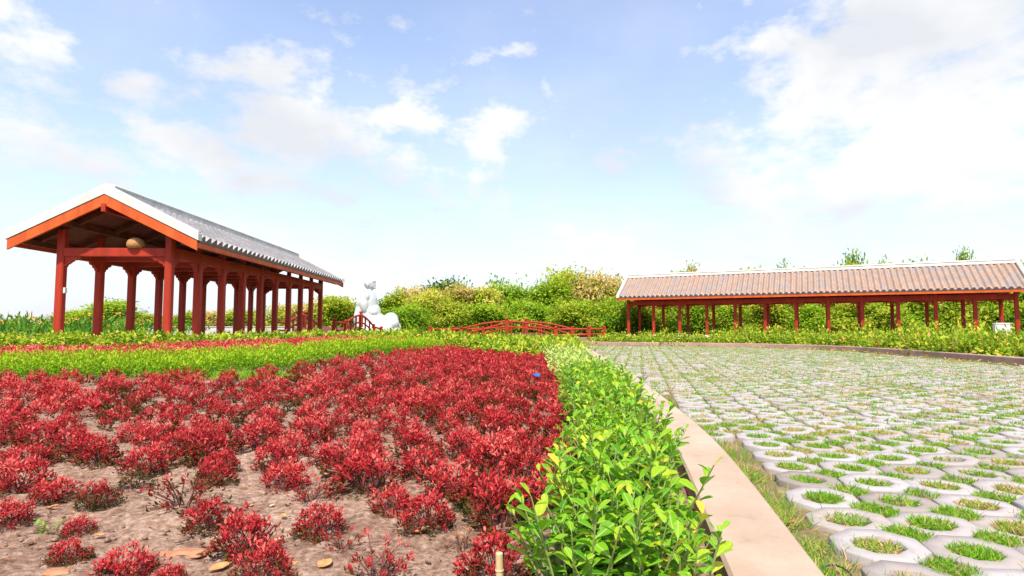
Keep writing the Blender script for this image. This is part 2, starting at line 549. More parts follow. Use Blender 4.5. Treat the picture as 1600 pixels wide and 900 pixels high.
def Tz(x, y): return float(T(x, y))


def seg_interp(pts, y):
    p = np.array(pts)
    return np.interp(y, p[:, 1], p[:, 0])


# ------------------------------------------------------------------ ground
def sheet(name, xs, ys, zf, mat):
    X, Y = np.meshgrid(xs, ys)
    V = np.stack([X.ravel(), Y.ravel(), zf(X, Y).ravel()], 1)
    nx, ny = len(xs), len(ys)
    i = np.arange(nx * ny).reshape(ny, nx)
    F = np.stack([i[:-1, :-1], i[:-1, 1:], i[1:, 1:], i[1:, :-1]], -1).reshape(-1, 4)
    return obj_np(name, V, F, mat, None, True)


def grade(a, b, step, grow, far):
    out, s, v = [], step, b
    while v < far:
        s *= grow; v += s; out.append(v)
    return out


xs = np.array(sorted([-v for v in grade(0, 20, .5, 1.25, 1500)] + list(np.arange(-20, 20.1, .5)) + grade(0, 20, .5, 1.25, 1500)))
ys = np.array(sorted([-v for v in grade(0, 2, .5, 1.3, 300)] + list(np.arange(-2, 50, .5)) + grade(0, 50, .5, 1.2, 2500)))
tag(sheet('ground', xs, ys, lambda X, Y: T(X, Y) - .035, M['ground']), 'bare brown ground with patchy grass under and beyond the garden', 'ground', kind='structure')


def lumps(X, Y):
    from mathutils import noise
    out = np.zeros(X.shape)
    f = out.ravel()
    xr, yr = X.ravel(), Y.ravel()
    for i in range(f.size):
        if yr[i] < 9:
            p = Vector((xr[i] * 2.2, yr[i] * 2.2, 0))
            a = noise.noise(p) * .024 + noise.noise(p * 5.1) * .014
            if yr[i] < 5: a += noise.noise(p * 13.0) * .011 + abs(noise.noise(p * 8.0 + Vector((7, 3, 1)))) * .010
            f[i] = a
    return out


KERB_R = [(.80, .9), (.90, 1.4), (.98, 1.85), (1.15, 2.65), (1.30, 3.41), (1.43, 4.17), (1.62, 5.88), (1.91, 8.76), (2.15, 12), (2.42, 16), (2.7, 20), (2.95, 24), (3.2, 26.6)]
KW = .30


def kerb_left(y): return seg_interp(KERB_R, y) - KW


bx = np.concatenate([np.arange(-14, -5, .25), np.arange(-5, -3, .08), np.arange(-3, 1.0, .04)])
by = np.concatenate([np.arange(1.2, 4.5, .035), np.arange(4.5, 9, .08), np.arange(9, 19, .4)])


def bed(xs_, ys_):
    U, Y = np.meshgrid(np.linspace(0, 1, 10), ys_)
    return U, Y


def bed_soil():
    # columns run from far left to the kerb so that the sheet ends under its face
    cols = np.concatenate([np.linspace(-22, -6, 34), np.linspace(-5.8, -3, 36), np.linspace(-2.94, 0, 84)])
    X, Y = np.meshgrid(cols, by)
    X = X + (kerb_left(Y) + .05) * sstep((X + 6) / 6.0)
    Z = T(X, Y) + lumps(X, Y) + .002
    ny, nx = X.shape
    i = np.arange(nx * ny).reshape(ny, nx)
    F = np.stack([i[:-1, :-1], i[:-1, 1:], i[1:, 1:], i[1:, :-1]], -1).reshape(-1, 4)
    V = np.stack([X.ravel(), Y.ravel(), Z.ravel()], 1)
    return tag(obj_np('flower_bed_soil', V, F, M['soil'], None, True), 'dry crumbly pinkish brown soil of the flower bed', 'soil', kind='structure')


bed_soil()

# ------------------------------------------------------------------ kerbs


def sweep(name, right, w, z0, z1, mat, zf=None, cham=.012):
    """kerb whose right hand edge follows a path"""
    p = np.array(right, float)
    # resample
    seg = np.concatenate([[0], np.cumsum(np.linalg.norm(np.diff(p, axis=0), axis=1))])
    s = np.arange(0, seg[-1], .18)
    q = np.stack([np.interp(s, seg, p[:, 0]), np.interp(s, seg, p[:, 1])], 1)
    for _ in range(12):
        q[1:-1] = (q[:-2] + 2 * q[1:-1] + q[2:]) / 4
    d = np.gradient(q, axis=0); d = unit(d)
    nrm = np.stack([-d[:, 1], d[:, 0]], 1)
    prof = [(0, z0), (0, z1 - cham), (cham, z1), (w - cham, z1), (w, z1 - cham), (w, z0)]
    V = []
    for (a, b), nn in zip(q, nrm):
        for o, z in prof:
            wob = rnd.uniform(-.0015, .0015)
            V.append((a + nn[0] * (o + wob), b + nn[1] * (o + wob), z + wob))
    k = len(prof)
    F = [(i * k + j, i * k + j + 1, (i + 1) * k + j + 1, (i + 1) * k + j) for i in range(len(q) - 1) for j in range(k - 1)]
    mb = MB(); mb.v, mb.f = V, F + [tuple(range(k))[::-1], tuple((len(q) - 1) * k + j for j in range(k))]
    return mb.build(name, mat)


tag(sweep('kerb', KERB_R, KW, -.08, .12, M['kerb']), 'smooth beige concrete kerb between the green hedge and the paving', 'kerb', kind='structure')
FAR_KERB = [(10.9, 6.0), (11.2, 10), (11.5, 13), (11.85, 17), (11.9, 20), (11.4, 22.2), (10.0, 24.0), (8.0, 25.0), (5.6, 25.7), (3.2, 27.0)]
tag(sweep('kerb', [(x + .25, y + .1) for x, y in FAR_KERB][::-1], .28, -.08, .16, solid('far kerb concrete', (.44, .29, .23), (.33, .215, .175), 2.5, .9, .3, 50)), 'brownish concrete kerb along the far side of the paving', 'kerb', kind='structure')

# ------------------------------------------------------------------ grass paving
A_ = np.array((.352, -.062)); B_ = np.array((.075, .340))
ORG = np.array((1.575, 2.771))


def far_x(y): return np.interp(y, [6, 10, 13, 17, 20, 22.2, 24, 25, 25.7, 27], [10.9, 11.2, 11.5, 11.85, 11.9, 11.4, 10.0, 8.0, 5.6, 3.2])


def in_lot(x, y, m=.16):
    return (y > 1.0) & (y < 27) & (x > seg_interp(KERB_R, y) + m) & (x < far_x(np.maximum(y, 6)) - m) & (x < .93 * y + 1.2)


def paving():
    V, Q, G8, tone = [], [], [], []
    gi, gp = [], []
    p = .352; g = .110; h = p / 2 - .0065
    outer = [(h, -(p / 2 - g)), (h, p / 2 - g), (p / 2 - g, h), (-(p / 2 - g), h), (-h, p / 2 - g), (-h, -(p / 2 - g)), (-(p / 2 - g), -h), (p / 2 - g, -h)]
    ua, ub = A_ / np.linalg.norm(A_), B_ / np.linalg.norm(B_)
    outer = np.array(outer)
    o2 = outer * .978
    ih = outer * .555
    ih2 = ih * 1.06
    rings = [(outer, -.07), (outer, -.007), (o2, 0.0), (ih2, 0.0), (ih, -.006), (ih, -.07)]
    cells = []
    for i in range(-6, 40):
        for j in range(-8, 85):
            c = ORG + A_ * i + B_ * j
            cells.append(c)
    C = np.array(cells)
    # i large needs more columns far away
    more = [ORG + A_ * i + B_ * j for i in range(-40, -6) for j in range(-8, 85)]
    C = np.concatenate([C, np.array(more)])
    ok = in_lot(C[:, 0], C[:, 1])
    C = C[ok]
    for c in C:
        o = len(V)
        rot = rnd.gauss(0, .018)
        tx, ty = rnd.gauss(0, .03), rnd.gauss(0, .03)
        dz = rnd.gauss(0, .005)
        jx, jy = rnd.gauss(0, .006), rnd.gauss(0, .006)
        cr, sr = math.cos(rot), math.sin(rot)
        sc = 1 + rnd.gauss(0, .008)
        for ring, z in rings:
            for a, b in ring:
                a, b = (a * cr - b * sr) * sc, (a * sr + b * cr) * sc
                w = ua * a + ub * b
                V.append((c[0] + jx + w[0], c[1] + jy + w[1], z + dz + tx * a + ty * b))
        for r in range(len(rings) - 1):
            for k in range(8):
                k2 = (k + 1) % 8
                Q.append((o + r * 8 + k, o + r * 8 + k2, o + (r + 1) * 8 + k2, o + (r + 1) * 8 + k))
        tone += [min(1, max(0, rnd.gauss(.5, .25)))] * (8 * len(rings))
    tag(obj_np('paving', V, np.array(Q), M['paver'], tone), 'pale concrete grass pavers with an open hole in each', 'paving', kind='structure')
    holes = C
    gaps = C + (A_ + B_) / 2
    ok = in_lot(gaps[:, 0], gaps[:, 1], .05)
    return holes, gaps[ok]


holes, gaps = paving()


def lot_grass():
    cl = Cloud()
    spots = np.concatenate([holes, gaps])
    rad = np.concatenate([np.full(len(holes), .088), np.full(len(gaps), .098)])
    d = np.hypot(spots[:, 0], spots[:, 1])
    for c, r, dd in zip(spots, rad, d):
        lush = rnd.random()
        n = int((560 if dd < 3.6 else 230 if dd < 6 else 74 if dd < 11 else 36) * (.45 + .75 * lush))
        if rnd.random() < .10: n = max(4, n // 4)
        th = rng.uniform(0, 2 * np.pi, n); rr = r * np.sqrt(rng.uniform(0, 1, n))
        P = np.stack([c[0] + rr * np.cos(th), c[1] + rr * np.sin(th), np.full(n, -.016)], 1)
        k = 1.0 if dd < 3.6 else 1.25 if dd < 6 else 1.6 if dd < 11 else 2.1
        L = rng.uniform(.018, .037, n) * (1 + .085 * min(dd, 12))
        D = np.stack([rng.normal(0, .75, n), rng.normal(0, .75, n), np.full(n, 1.0)], 1)
        N = rng.normal(0, 1, (n, 3)); N[:, 2] *= .3
        dry = rnd.random() < .3
        t = np.clip(rng.normal(.36 + .10 * lush, .16, n), 0, .74)
        ndry = rng.random(n) < ((.6 if dry else .16) + .16 * min(1, dd / 12))
        t = np.where(ndry, rng.uniform(.76, 1, n), t)
        D[:, :2] *= np.where(ndry, 2.0, 1.0)[:, None]
        cl.add(P, D, N, L, .0050 * k, t)
    # rough strip of grass along the kerb
    n = 9000
    y = 1.5 + 9 * rng.random(n) ** 1.7
    x = seg_interp(KERB_R, y) + np.abs(rng.normal(.06, .085, n))
    clump = np.sin(y * 9.1) + np.sin(y * 23.3 + 1) + rng.normal(0, .6, n)
    ok = clump > -.3
    x, y = x[ok], y[ok]
    n = len(x)
    P = np.stack([x, y, np.full(n, -.03)], 1)
    D = np.stack([rng.normal(0, .7, n), rng.normal(0, .7, n), np.full(n, 1.0)], 1)
    t = np.where(rng.random(n) < .35, rng.uniform(.72, 1, n), np.clip(rng.normal(.38, .15, n), 0, .7))
    cl.add(P, D, rng.normal(0, 1, (n, 3)), rng.uniform(.04, .095, n), .0045, t)
    # and along the far kerb
    n = 2600
    i = rng.uniform(0, len(FAR_KERB) - 1.001, n); a = i.astype(int); f = i - a
    fk = np.array(FAR_KERB)
    q = fk[a] * (1 - f[:, None]) + fk[a + 1] * f[:, None] - np.abs(rng.normal(0, .28, n))[:, None] * np.array((.9, .4))
    P = np.stack([q[:, 0], q[:, 1], np.full(n, -.04)], 1)
    t = np.where(rng.random(n) < .4, rng.uniform(.72, 1, n), np.clip(rng.normal(.42, .15, n), 0, .7))
    cl.add(P, np.stack([rng.normal(0, .5, n), rng.normal(0, .5, n), np.full(n, 1.0)], 1), rng.normal(0, 1, (n, 3)), rng.uniform(.06, .13, n), .016, t)
    me = cl.mesh('grass', M['grass'], T_BLADE)
    tag(link(bpy.data.objects.new('grass', me)), 'short green and straw coloured grass in the paver holes and joints', 'grass', kind='stuff')


lot_grass()


def lawn():
    cl = Cloud()
    n = 1500
    P = np.stack([-4.3 + rng.normal(0, .45, n), 9.55 + rng.normal(0, .22, n), np.zeros(n)], 1)
    P[:, 2] = T(P[:, 0], P[:, 1])
    cl.add(P, np.stack([rng.normal(0, .5, n), rng.normal(0, .5, n), np.ones(n)], 1), rng.normal(0, 1, (n, 3)), rng.uniform(.05, .11, n), .014, np.clip(rng.normal(.5, .15, n), 0, .74))
    tag(link(bpy.data.objects.new('grass', cl.mesh('grass', M['grass'], T_BLADE))), 'small patch of lawn between the lime green band and the red clumps', 'grass', kind='stuff')


lawn()


def litter():
    cl = Cloud()
    fk = np.array(FAR_KERB)
    n = 420
    i = rng.uniform(0, len(fk) - 1.001, n); a = i.astype(int); f = i - a
    q = fk[a] * (1 - f[:, None]) + fk[a + 1] * f[:, None] - np.abs(rng.normal(0, .16, n))[:, None] * np.array((.95, .3)) - np.array((.03, .0))
    P = np.stack([q[:, 0], q[:, 1], np.full(n, .012)], 1)
    cl.add(P, np.stack([rng.normal(0, 1, n), rng.normal(0, 1, n), np.abs(rng.normal(0, .35, n))], 1), np.stack([rng.normal(0, .3, n), rng.normal(0, .3, n), np.ones(n)], 1), rng.uniform(.07, .15, n), rng.uniform(.04, .08, n), rng.uniform(0, 1, n))
    n = 90
    y = 1.7 + 6 * rng.random(n); x = seg_interp(KERB_R, y) + np.abs(rng.normal(.05, .06, n))
    cl.add(np.stack([x, y, np.full(n, -.02)], 1), np.stack([rng.normal(0, 1, n), rng.normal(0, 1, n), np.abs(rng.normal(0, .4, n))], 1), np.stack([rng.normal(0, .3, n), rng.normal(0, .3, n), np.ones(n)], 1), rng.uniform(.02, .05, n), rng.uniform(.015, .025, n), rng.uniform(0, .6, n))
    # crumbs of dry leaf over the bed
    n = 900
    y = 1.7 + 7 * rng.random(n) ** 1.3; x = rng.uniform(-1, 1, n) * .92 * y
    ok = x < kerb_left(y) - .1; x, y = x[ok], y[ok]; n = len(x)
    cl.add(np.stack([x, y, T(x, y) + .012], 1), np.stack([rng.normal(0, 1, n), rng.normal(0, 1, n), np.abs(rng.normal(0, .3, n))], 1), np.stack([rng.normal(0, .3, n), rng.normal(0, .3, n), np.ones(n)], 1), rng.uniform(.012, .034, n), rng.uniform(.006, .016, n), np.where(rng.random(n) < .75, rng.uniform(0, .45, n), rng.uniform(.5, 1, n)))
    tag(link(bpy.data.objects.new('leaf_litter', cl.mesh('leaf_litter', M['litter'], T_LANCE))), 'scattered brown leaf litter on the soil and along the kerbs', 'leaf litter', kind='stuff')


litter()


def clods():
    n = 2600
    y = 1.75 + 4.6 * rng.random(n) ** 1.2; x = rng.uniform(-1, .35, n) * .92 * y
    ok = x < kerb_left(y) - .05; x, y = x[ok], y[ok]
    V, F = [], []
    ico = bmesh.new(); bmesh.ops.create_icosphere(ico, subdivisions=1, radius=1)
    bv = np.array([tuple(v.co) for v in ico.verts]); bf = np.array([[v.index for v in f.verts] for f in ico.faces]); ico.free()
    for i, (a, b2) in enumerate(zip(x, y)):
        s_ = .004 + .011 * rng.random() ** 3
        V.append(bv * (s_ * rng.uniform(.6, 1.3, (len(bv), 1))) * np.array((1.2, 1, .7)) + np.array((a, b2, .006))); F.append(bf + i * len(bv))
    tag(obj_np('soil_clods', np.concatenate(V), np.concatenate(F), M['soil'], None, True), 'small crumbs and clods of dry soil over the flower bed', 'soil', kind='stuff')


clods()

# ------------------------------------------------------------------ pavilions


def roof_tiles(L, u0, hw_e, zr, ze, side, pitch=.35):
    """one slope of barrel tiles from ridge (v=0) down to the eave, running along u"""
    nrow = int(round(L / pitch)); pitch = L / nrow
    ncourse = 13
    prof = [(0, 0.0), (.12, .018), (.22, .065), (.36, .120), (.5, .138), (.64, .120), (.78, .065), (.88, .018)]
    us, hs = [], []
    for r in range(nrow):
        for a, h in prof:
            us.append(u0 + (r + a) * pitch); hs.append(h)
    us.append(u0 + L); hs.append(0)
    us, hs = np.array(us), np.array(hs)
    sl = math.hypot(hw_e, zr - ze); nv, nz = (zr - ze) / sl, hw_e / sl
    V, F = [], []
    nu = len(us)
    rows = []
    for c in range(ncourse):
        rows += [(c / ncourse, .0), ((c + .97) / ncourse, .020)]
    for t, lift in rows:
        z = zr + (ze - zr) * t
        for u, h in zip(us, hs):
            hh = h + lift + rnd.uniform(-.004, .004)
            V.append((u, side * (hw_e * t + nv * hh), z + nz * hh))
    for a in range(len(rows) - 1):
        for k in range(nu - 1):
            f = (a * nu + k, a * nu + k + 1, (a + 1) * nu + k + 1, (a + 1) * nu + k)
            F.append(f if side < 0 else f[::-1])
    # end faces of the tiles along the eave
    EV, EF = [], []
    for u, h in zip(us, hs):
        hh = h + .022
        EV.append((u, side * (hw_e + nv * hh + .004), ze + nz * hh)); EV.append((u, side * (hw_e + .004), ze - .05))
    for k in range(nu - 1):
        EF.append((2 * k, 2 * k + 1, 2 * k + 3, 2 * k + 2))
    return V, F, EV, EF


def pavilion(name, label, loc, yaw, nb, bay, hw, over_u, over_v, zb, zr, ze, tile, fret, lit):
    """u runs along the length (local Y), v across (local X); zb underside of the long beam, ze eave, zr ridge"""
    t = empty(name, loc, yaw, label, 'pavilion', 'open pavilions with red posts')
    L = nb * bay
    HE = hw + over_v
    # local frame: x = v, y = u
    fl = MB(); fl.box(-hw - .5, hw + .5, -.5, L + .5, -.30, .02)
    fl.build('floor_slab', M['stone'], t, .02)
    cw = .105
    slope = (zr - ze) / HE
    for i in range(nb + 1):
        for s in (-1, 1):
            u, v = i * bay, s * hw
            c = MB()
            end = i in (0, nb)
            top = (zr - slope * hw - .16) if end else zb + .30
            ch = .03
            poly = [(-cw, -cw + ch), (-cw + ch, -cw), (cw - ch, -cw), (cw, -cw + ch), (cw, cw - ch), (cw - ch, cw), (-cw + ch, cw), (-cw, cw - ch)]
            c.prism(poly, (v, u, (.14 + top) / 2), (1, 0, 0), (0, 1, 0), top - .14)
            co = c.build('column', M['red_wood'], t)
            f = MB(); f.lathe([(.20, 0), (.21, .05), (.19, .11), (.165, .14)], (v, u, .02), 16)
            f.build('footing', M['stone'], co)
            if not end:      # short strut from the beam to the rafter
                k = MB(); k.box(v - .075, v + .075, u - .075, u + .075, zb + .30, zr - slope * hw - .14)
                k.build('strut', M['red_wood'], t)
    for s in (-1, 1):
        b = MB(); b.box(s * hw - .09, s * hw + .09, cw + .001, L - cw - .001, zb + .002, zb + .24)
        b.build('long_beam', M['red_wood'], t, .012)
        b = MB(); b.box(s * hw - .115, s * hw + .115, cw + .002, L - cw - .002, zb + .24, zb + .30)
        b.build('beam_moulding', M['red_wood'], t, .01)
    for i in range(nb + 1):
        u = i * bay
        b = MB()
        b.box(-hw + .1, hw - .1, u - .085, u + .085, zb + (.03 if i in (0, nb) else .06), zb + .27)
        b.build('cross_beam', M['red_wood'], t, .012)
        # rafters of this truss, right and left
        r = MB()
        for s in (-1, 1):
            r.bar((0, u, zr - .20), (s * (HE - .12), u, ze + .03 - .16 + .12 * slope), .11, .15)
        r.build('rafter', M['dark_wood'], t)
    for vv in (-.68 * hw - .1, 0, .68 * hw + .1, -HE + .35, HE - .35):
        p = MB()
        z = zr - slope * abs(vv) - (.19 if vv else .33)
        e0 = .02 if vv else -.03
        w = .1 if vv else .12
        p.box(vv - w / 2, vv + w / 2, -over_u + e0, L + over_u - e0, z - .12 - (.06 if vv == 0 else 0), z + .04)
        p.build('purlin', M['red_wood'] if vv == 0 else M['dark_wood'], t)
    # brackets at the heads of the columns
    for i in range(nb + 1):
        for s in (-1, 1):
            u, v = i * bay, s * hw
            for d in (-1, 1):
                if (i == 0 and d < 0) or (i == nb and d > 0): continue
                b = MB()
                if fret:
                    z = zb
                    b.box(v - .035, v + .035, min(u + d * cw, u + d * (cw + .40)), max(u + d * cw, u + d * (cw + .40)), z - .07, z - .012)
                    b.box(v - .035, v + .035, min(u + d * (cw + .20), u + d * (cw + .255)), max(u + d * (cw + .20), u + d * (cw + .255)), z - .25, z - .07)
                    b.box(v - .034, v + .034, min(u + d * cw, u + d * (cw + .20)), max(u + d * cw, u + d * (cw + .20)), z - .25, z - .19)
                    b.box(v - .033, v + .033, min(u + d * (cw + .345), u + d * (cw + .395)), max(u + d * (cw + .345), u + d * (cw + .395)), z - .17, z - .07)
                else:
                    poly = [(0, 0), (.36, 0), (.36, -.05), (.30, -.09), (.22, -.10), (.20, -.16), (.12, -.19), (.08, -.26), (0, -.28)]
                    b.prism([(x * d, y) for x, y in poly][::d], (v, u + d * cw, zb), (0, 1, 0), (0, 0, 1), .09)
                b.build('bracket', M['red_wood'], t)
    # carved corners under the two gable beams
    for u in (0, L):
        for s in (-1, 1):
            b = MB()
            poly = [(0, 0), (.44, 0), (.44, -.04), (.36, -.06), (.30, -.11), (.20, -.12), (.16, -.19), (.08, -.21), (.05, -.27), (0, -.28)]
            b.prism([(-s * x, y) for x, y in poly][::-s], (s * (hw - cw), u, zb + .03), (1, 0, 0), (0, 0, 1), .09)
            b.build('bracket', M['red_wood'], t)
    # roof: boards underneath, tiles, ridge, white gable trims, orange barge boards and eave boards
    u0, u1 = -over_u, L + over_u
    sl = math.hypot(HE, zr - ze); nv, nz = (zr - ze) / sl, HE / sl
    for s in (-1, 1):
        b = MB()
        def pt(u, k, d): return (s * (HE * k - nv * d) if True else 0, u, zr + (ze - zr) * k - nz * d)
        vs = [pt(u0 + .05, 0, .03), pt(u1 - .05, 0, .03), pt(u1 - .05, .99, .03), pt(u0 + .05, .99, .03), pt(u0 + .05, 0, .075), pt(u1 - .05, 0, .075), pt(u1 - .05, .99, .075), pt(u0 + .05, .99, .075)]
        for q in (0, 4): vs[q] = (0, vs[q][1], vs[q][2]); vs[q + 1] = (0, vs[q + 1][1], vs[q + 1][2])
        b.add(vs, [(0, 1, 2, 3), (7, 6, 5, 4), (0, 4, 5, 1), (1, 5, 6, 2), (2, 6, 7, 3), (3, 7, 4, 0)])
        b.build('ceiling_boards', M['dark_wood'], t)
        V, F, EV, EF = roof_tiles(u1 - u0 - .36, u0 + .18, HE, zr, ze, s)
        V = [(v, u, z) for u, v, z in V]; EV = [(v, u, z) for u, v, z in EV]
        ro = obj_np('roof_tiles', V, np.array(F), tile, None, True, t)
        obj_np('tile_ends', EV, np.array(EF), M['tile_end'], None, False, ro)
        e = MB(); e.box(min(s * (HE - .05), s * (HE - .005)), max(s * (HE - .05), s * (HE - .005)), u0 + .05, u1 - .05, ze - .20, ze - .055)
        e.build('eave_board', M['orange_wood'], t, .006)
        for uu, q in ((u0, 1), (u1, -1)):
            # barge board
            bb = MB()
            hgt = .27
            poly = [(0, zr - .02), (s * (HE + .03), ze - .03), (s * (HE + .03), ze - .03 - hgt), (0, zr - .02 - hgt * 1.12)]
            bb.prism(poly if s < 0 else poly[::-1], (0, uu + q * .03, 0), (1, 0, 0), (0, 0, 1), .06)
            bb.build('barge_board', M['orange_wood'], t, .006)
            w = MB()
            poly = [(0, zr + .235), (s * (HE + .06), ze + .20), (s * (HE + .075), ze + .175), (s * (HE + .075), ze - .02), (0, zr - .012)]
            w.prism(poly if s < 0 else poly[::-1], (0, uu + q * .085, 0), (1, 0, 0), (0, 0, 1), .21)
            poly = [(0, zr + .285), (s * (HE + .06), ze + .245), (s * (HE + .06), ze + .20), (0, zr + .235)]
            w.prism(poly if s < 0 else poly[::-1], (0, uu + q * .085, 0), (1, 0, 0), (0, 0, 1), .15)
            w.build('gable_trim', M['white_trim'], t)
    r = MB()
    r.prism([(-.17, 0.02), (.17, 0.02), (.13, .20), (.16, .22), (.16, .27), (.09, .31), (-.09, .31), (-.16, .27), (-.16, .22), (-.13, .20)], (0, (u0 + u1) / 2, zr), (1, 0, 0), (0, 0, 1), u1 - u0 - .36)
    r.build('roof_ridge', M['white_trim'], t)
    if lit:
        k = MB(); k.box(-hw + cw, -hw + cw + .05, -.05, .05, 1.46, 1.62)
        k.build('switch_box', M['white_plastic'], t, .008)
    return t


PL = (-11.40, 16.5)
PZ = .37
pav1 = pavilion('garden_pavilion', 'red wooden pavilion on the left with grey tiled roof and open gable facing front', (PL[0], PL[1], PZ), math.atan(.033), 9, 1.62, 1.52, .62, 1.03, 2.49, 4.22, 2.93, M['tile_grey'], False, True)
a2 = math.atan2(-.525, 1.0)
# long axis of the second pavilion runs to the right and towards the viewer
pav2_yaw = a2 - R(90)
ax = Vector((math.cos(a2), math.sin(a2)))
nrm = Vector((-ax.y, ax.x))
front = Vector((9.18, 45.4))
cen = front + nrm * 1.62
pav2 = pavilion('garden_pavilion', 'long red pavilion on the right with weathered pinkish tiled roof seen from its side', (cen.x, cen.y, .05), pav2_yaw, 12, 1.972, 1.62, .62, 1.03, 2.47, 4.72, 3.02, M['tile_pink'], True, False)

# round straw thing lying on the front cross beam
b = MB()
b.lathe([(.20, 0), (.235, .06), (.235, .14), (.20, .22), (.13, .28), (.05, .305)], (0, 0, 0), 18)
bo = b.build('straw_basket', M['straw'], None, 0, True)
bo.location = (PL[0] + .55, PL[1], PZ + 2.49 + .27)
tag(bo, 'round straw coloured basket resting on the front cross beam of the left pavilion', 'basket')

# ------------------------------------------------------------------ bridges


def newel(p, h, t, r=.115):
    c = MB()
    x, y, z = p
    c.box(x - r, x + r, y - r, y + r, z, z + h * .80)
    o = c.build('newel_post', M['red_wood'], t, .012)
    k = MB()
    k.lathe([(r * .75, 0), (r * .62, h * .05), (r * 1.05, h * .09), (r * 1.1, h * .15), (r * .8, h * .19), (r * .25, h * .205)], (x, y, z + h * .79), 12)
    k.build('post_cap', M['red_wood'], o)


def bridge(label, rails, base, peak, ends, hpost, top, low, cross, width):
    """rails: two lists of plan points (start, inner, middle, inner, end)"""
    t = empty('arched_bridge', (0, 0, 0), 0, label, 'bridge', 'red wooden arched bridges')
    mid = [(Vector(a) + Vector(b)) / 2 for a, b in zip(rails[0], rails[1])]
    t.location = (mid[2].x, mid[2].y, base[2])
    off = Vector((mid[2].x, mid[2].y, base[2]))
    def prof(pts, k):      # height of the walking line at each of the five points
        return base[k]
    def curve(a, b, za, zb_, n=9, bulge=0.0):
        out = []
        for i in range(n):
            f = i / (n - 1)
            p = Vector(a).lerp(Vector(b), f)
            out.append(Vector((p.x, p.y, za + (zb_ - za) * f + bulge * 4 * f * (1 - f))) - off)
        return out
    for pts in rails:
        for k in range(5):
            newel(Vector((pts[k][0], pts[k][1], base[k])) - off, hpost * (1.06 if k == 2 else 1), t)
        for z0, w in ((top, .065), (low, .055)):
            for k in range(4):
                bul = peak if k in (1, 2) else 0
                c = curve(pts[k], pts[k + 1], base[k] + z0, base[k + 1] + z0, 10, bul)
                m = MB(); m.tube(c, w, 8); m.build('rail', M['red_wood'], t, 0, True)
        for k in (1, 2):
            for f in (.33, .66):
                p = Vector(pts[k]).lerp(Vector(pts[k + 1]), f)
                z = base[k] + (base[k + 1] - base[k]) * f + peak * 4 * f * (1 - f)
                m = MB(); m.bar(Vector((p.x, p.y, z - .05)) - off, Vector((p.x, p.y, z + top)) - off, .09, .09, (1, 0, 0)); m.build('baluster', M['red_wood'], t)
    V, F = [], []
    for k in range(4):
        bul = peak if k in (1, 2) else 0
        A = curve(rails[0][k], rails[0][k + 1], base[k], base[k + 1], 8, bul); B = curve(rails[1][k], rails[1][k + 1], base[k], base[k + 1], 8, bul)
        for a, b2 in zip(A, B):
            V += [a, b2, a - Vector((0, 0, .22)), b2 - Vector((0, 0, .22))]
    n = len(V) // 4
    for i in range(n - 1):
        a, c = 4 * i, 4 * i + 4
        F += [(a, a + 1, c + 1, c), (a + 2, c + 2, c + 3, a + 3), (a, c, c + 2, a + 2), (a + 1, a + 3, c + 3, c + 1)]
    m = MB(); m.v = [tuple(v) for v in V]; m.f = F
    m.build('deck', M['dark_wood'], t)
    return t


def lerp5(a, b, fs): return [(a[0] + (b[0] - a[0]) * f, a[1] + (b[1] - a[1]) * f) for f in fs]


fs = (0, .2, .5, .8, 1)
bridge('steep red arched bridge beyond the far end of the left pavilion, beside the white statue', [lerp5((-10.15, 33), (-9.5, 42), fs), lerp5((-13.6, 33), (-13.4, 42), fs)],
       (.33, .28, .80, .05, -.12), .12, None, 1.0, .78, .32, None, None)
fs2 = (0, .206, .496, .798, 1)
bridge('low wide red arched bridge in the middle in front of the trees', [lerp5((-5.75, 40.5), (5.15, 38.6), fs2), lerp5((-4.4, 43.3), (6.6, 41.4), fs2)],
       (-.10, -.12, .42, -.12, -.10), .12, None, .98, .78, .40, None, None)

# ------------------------------------------------------------------ statue


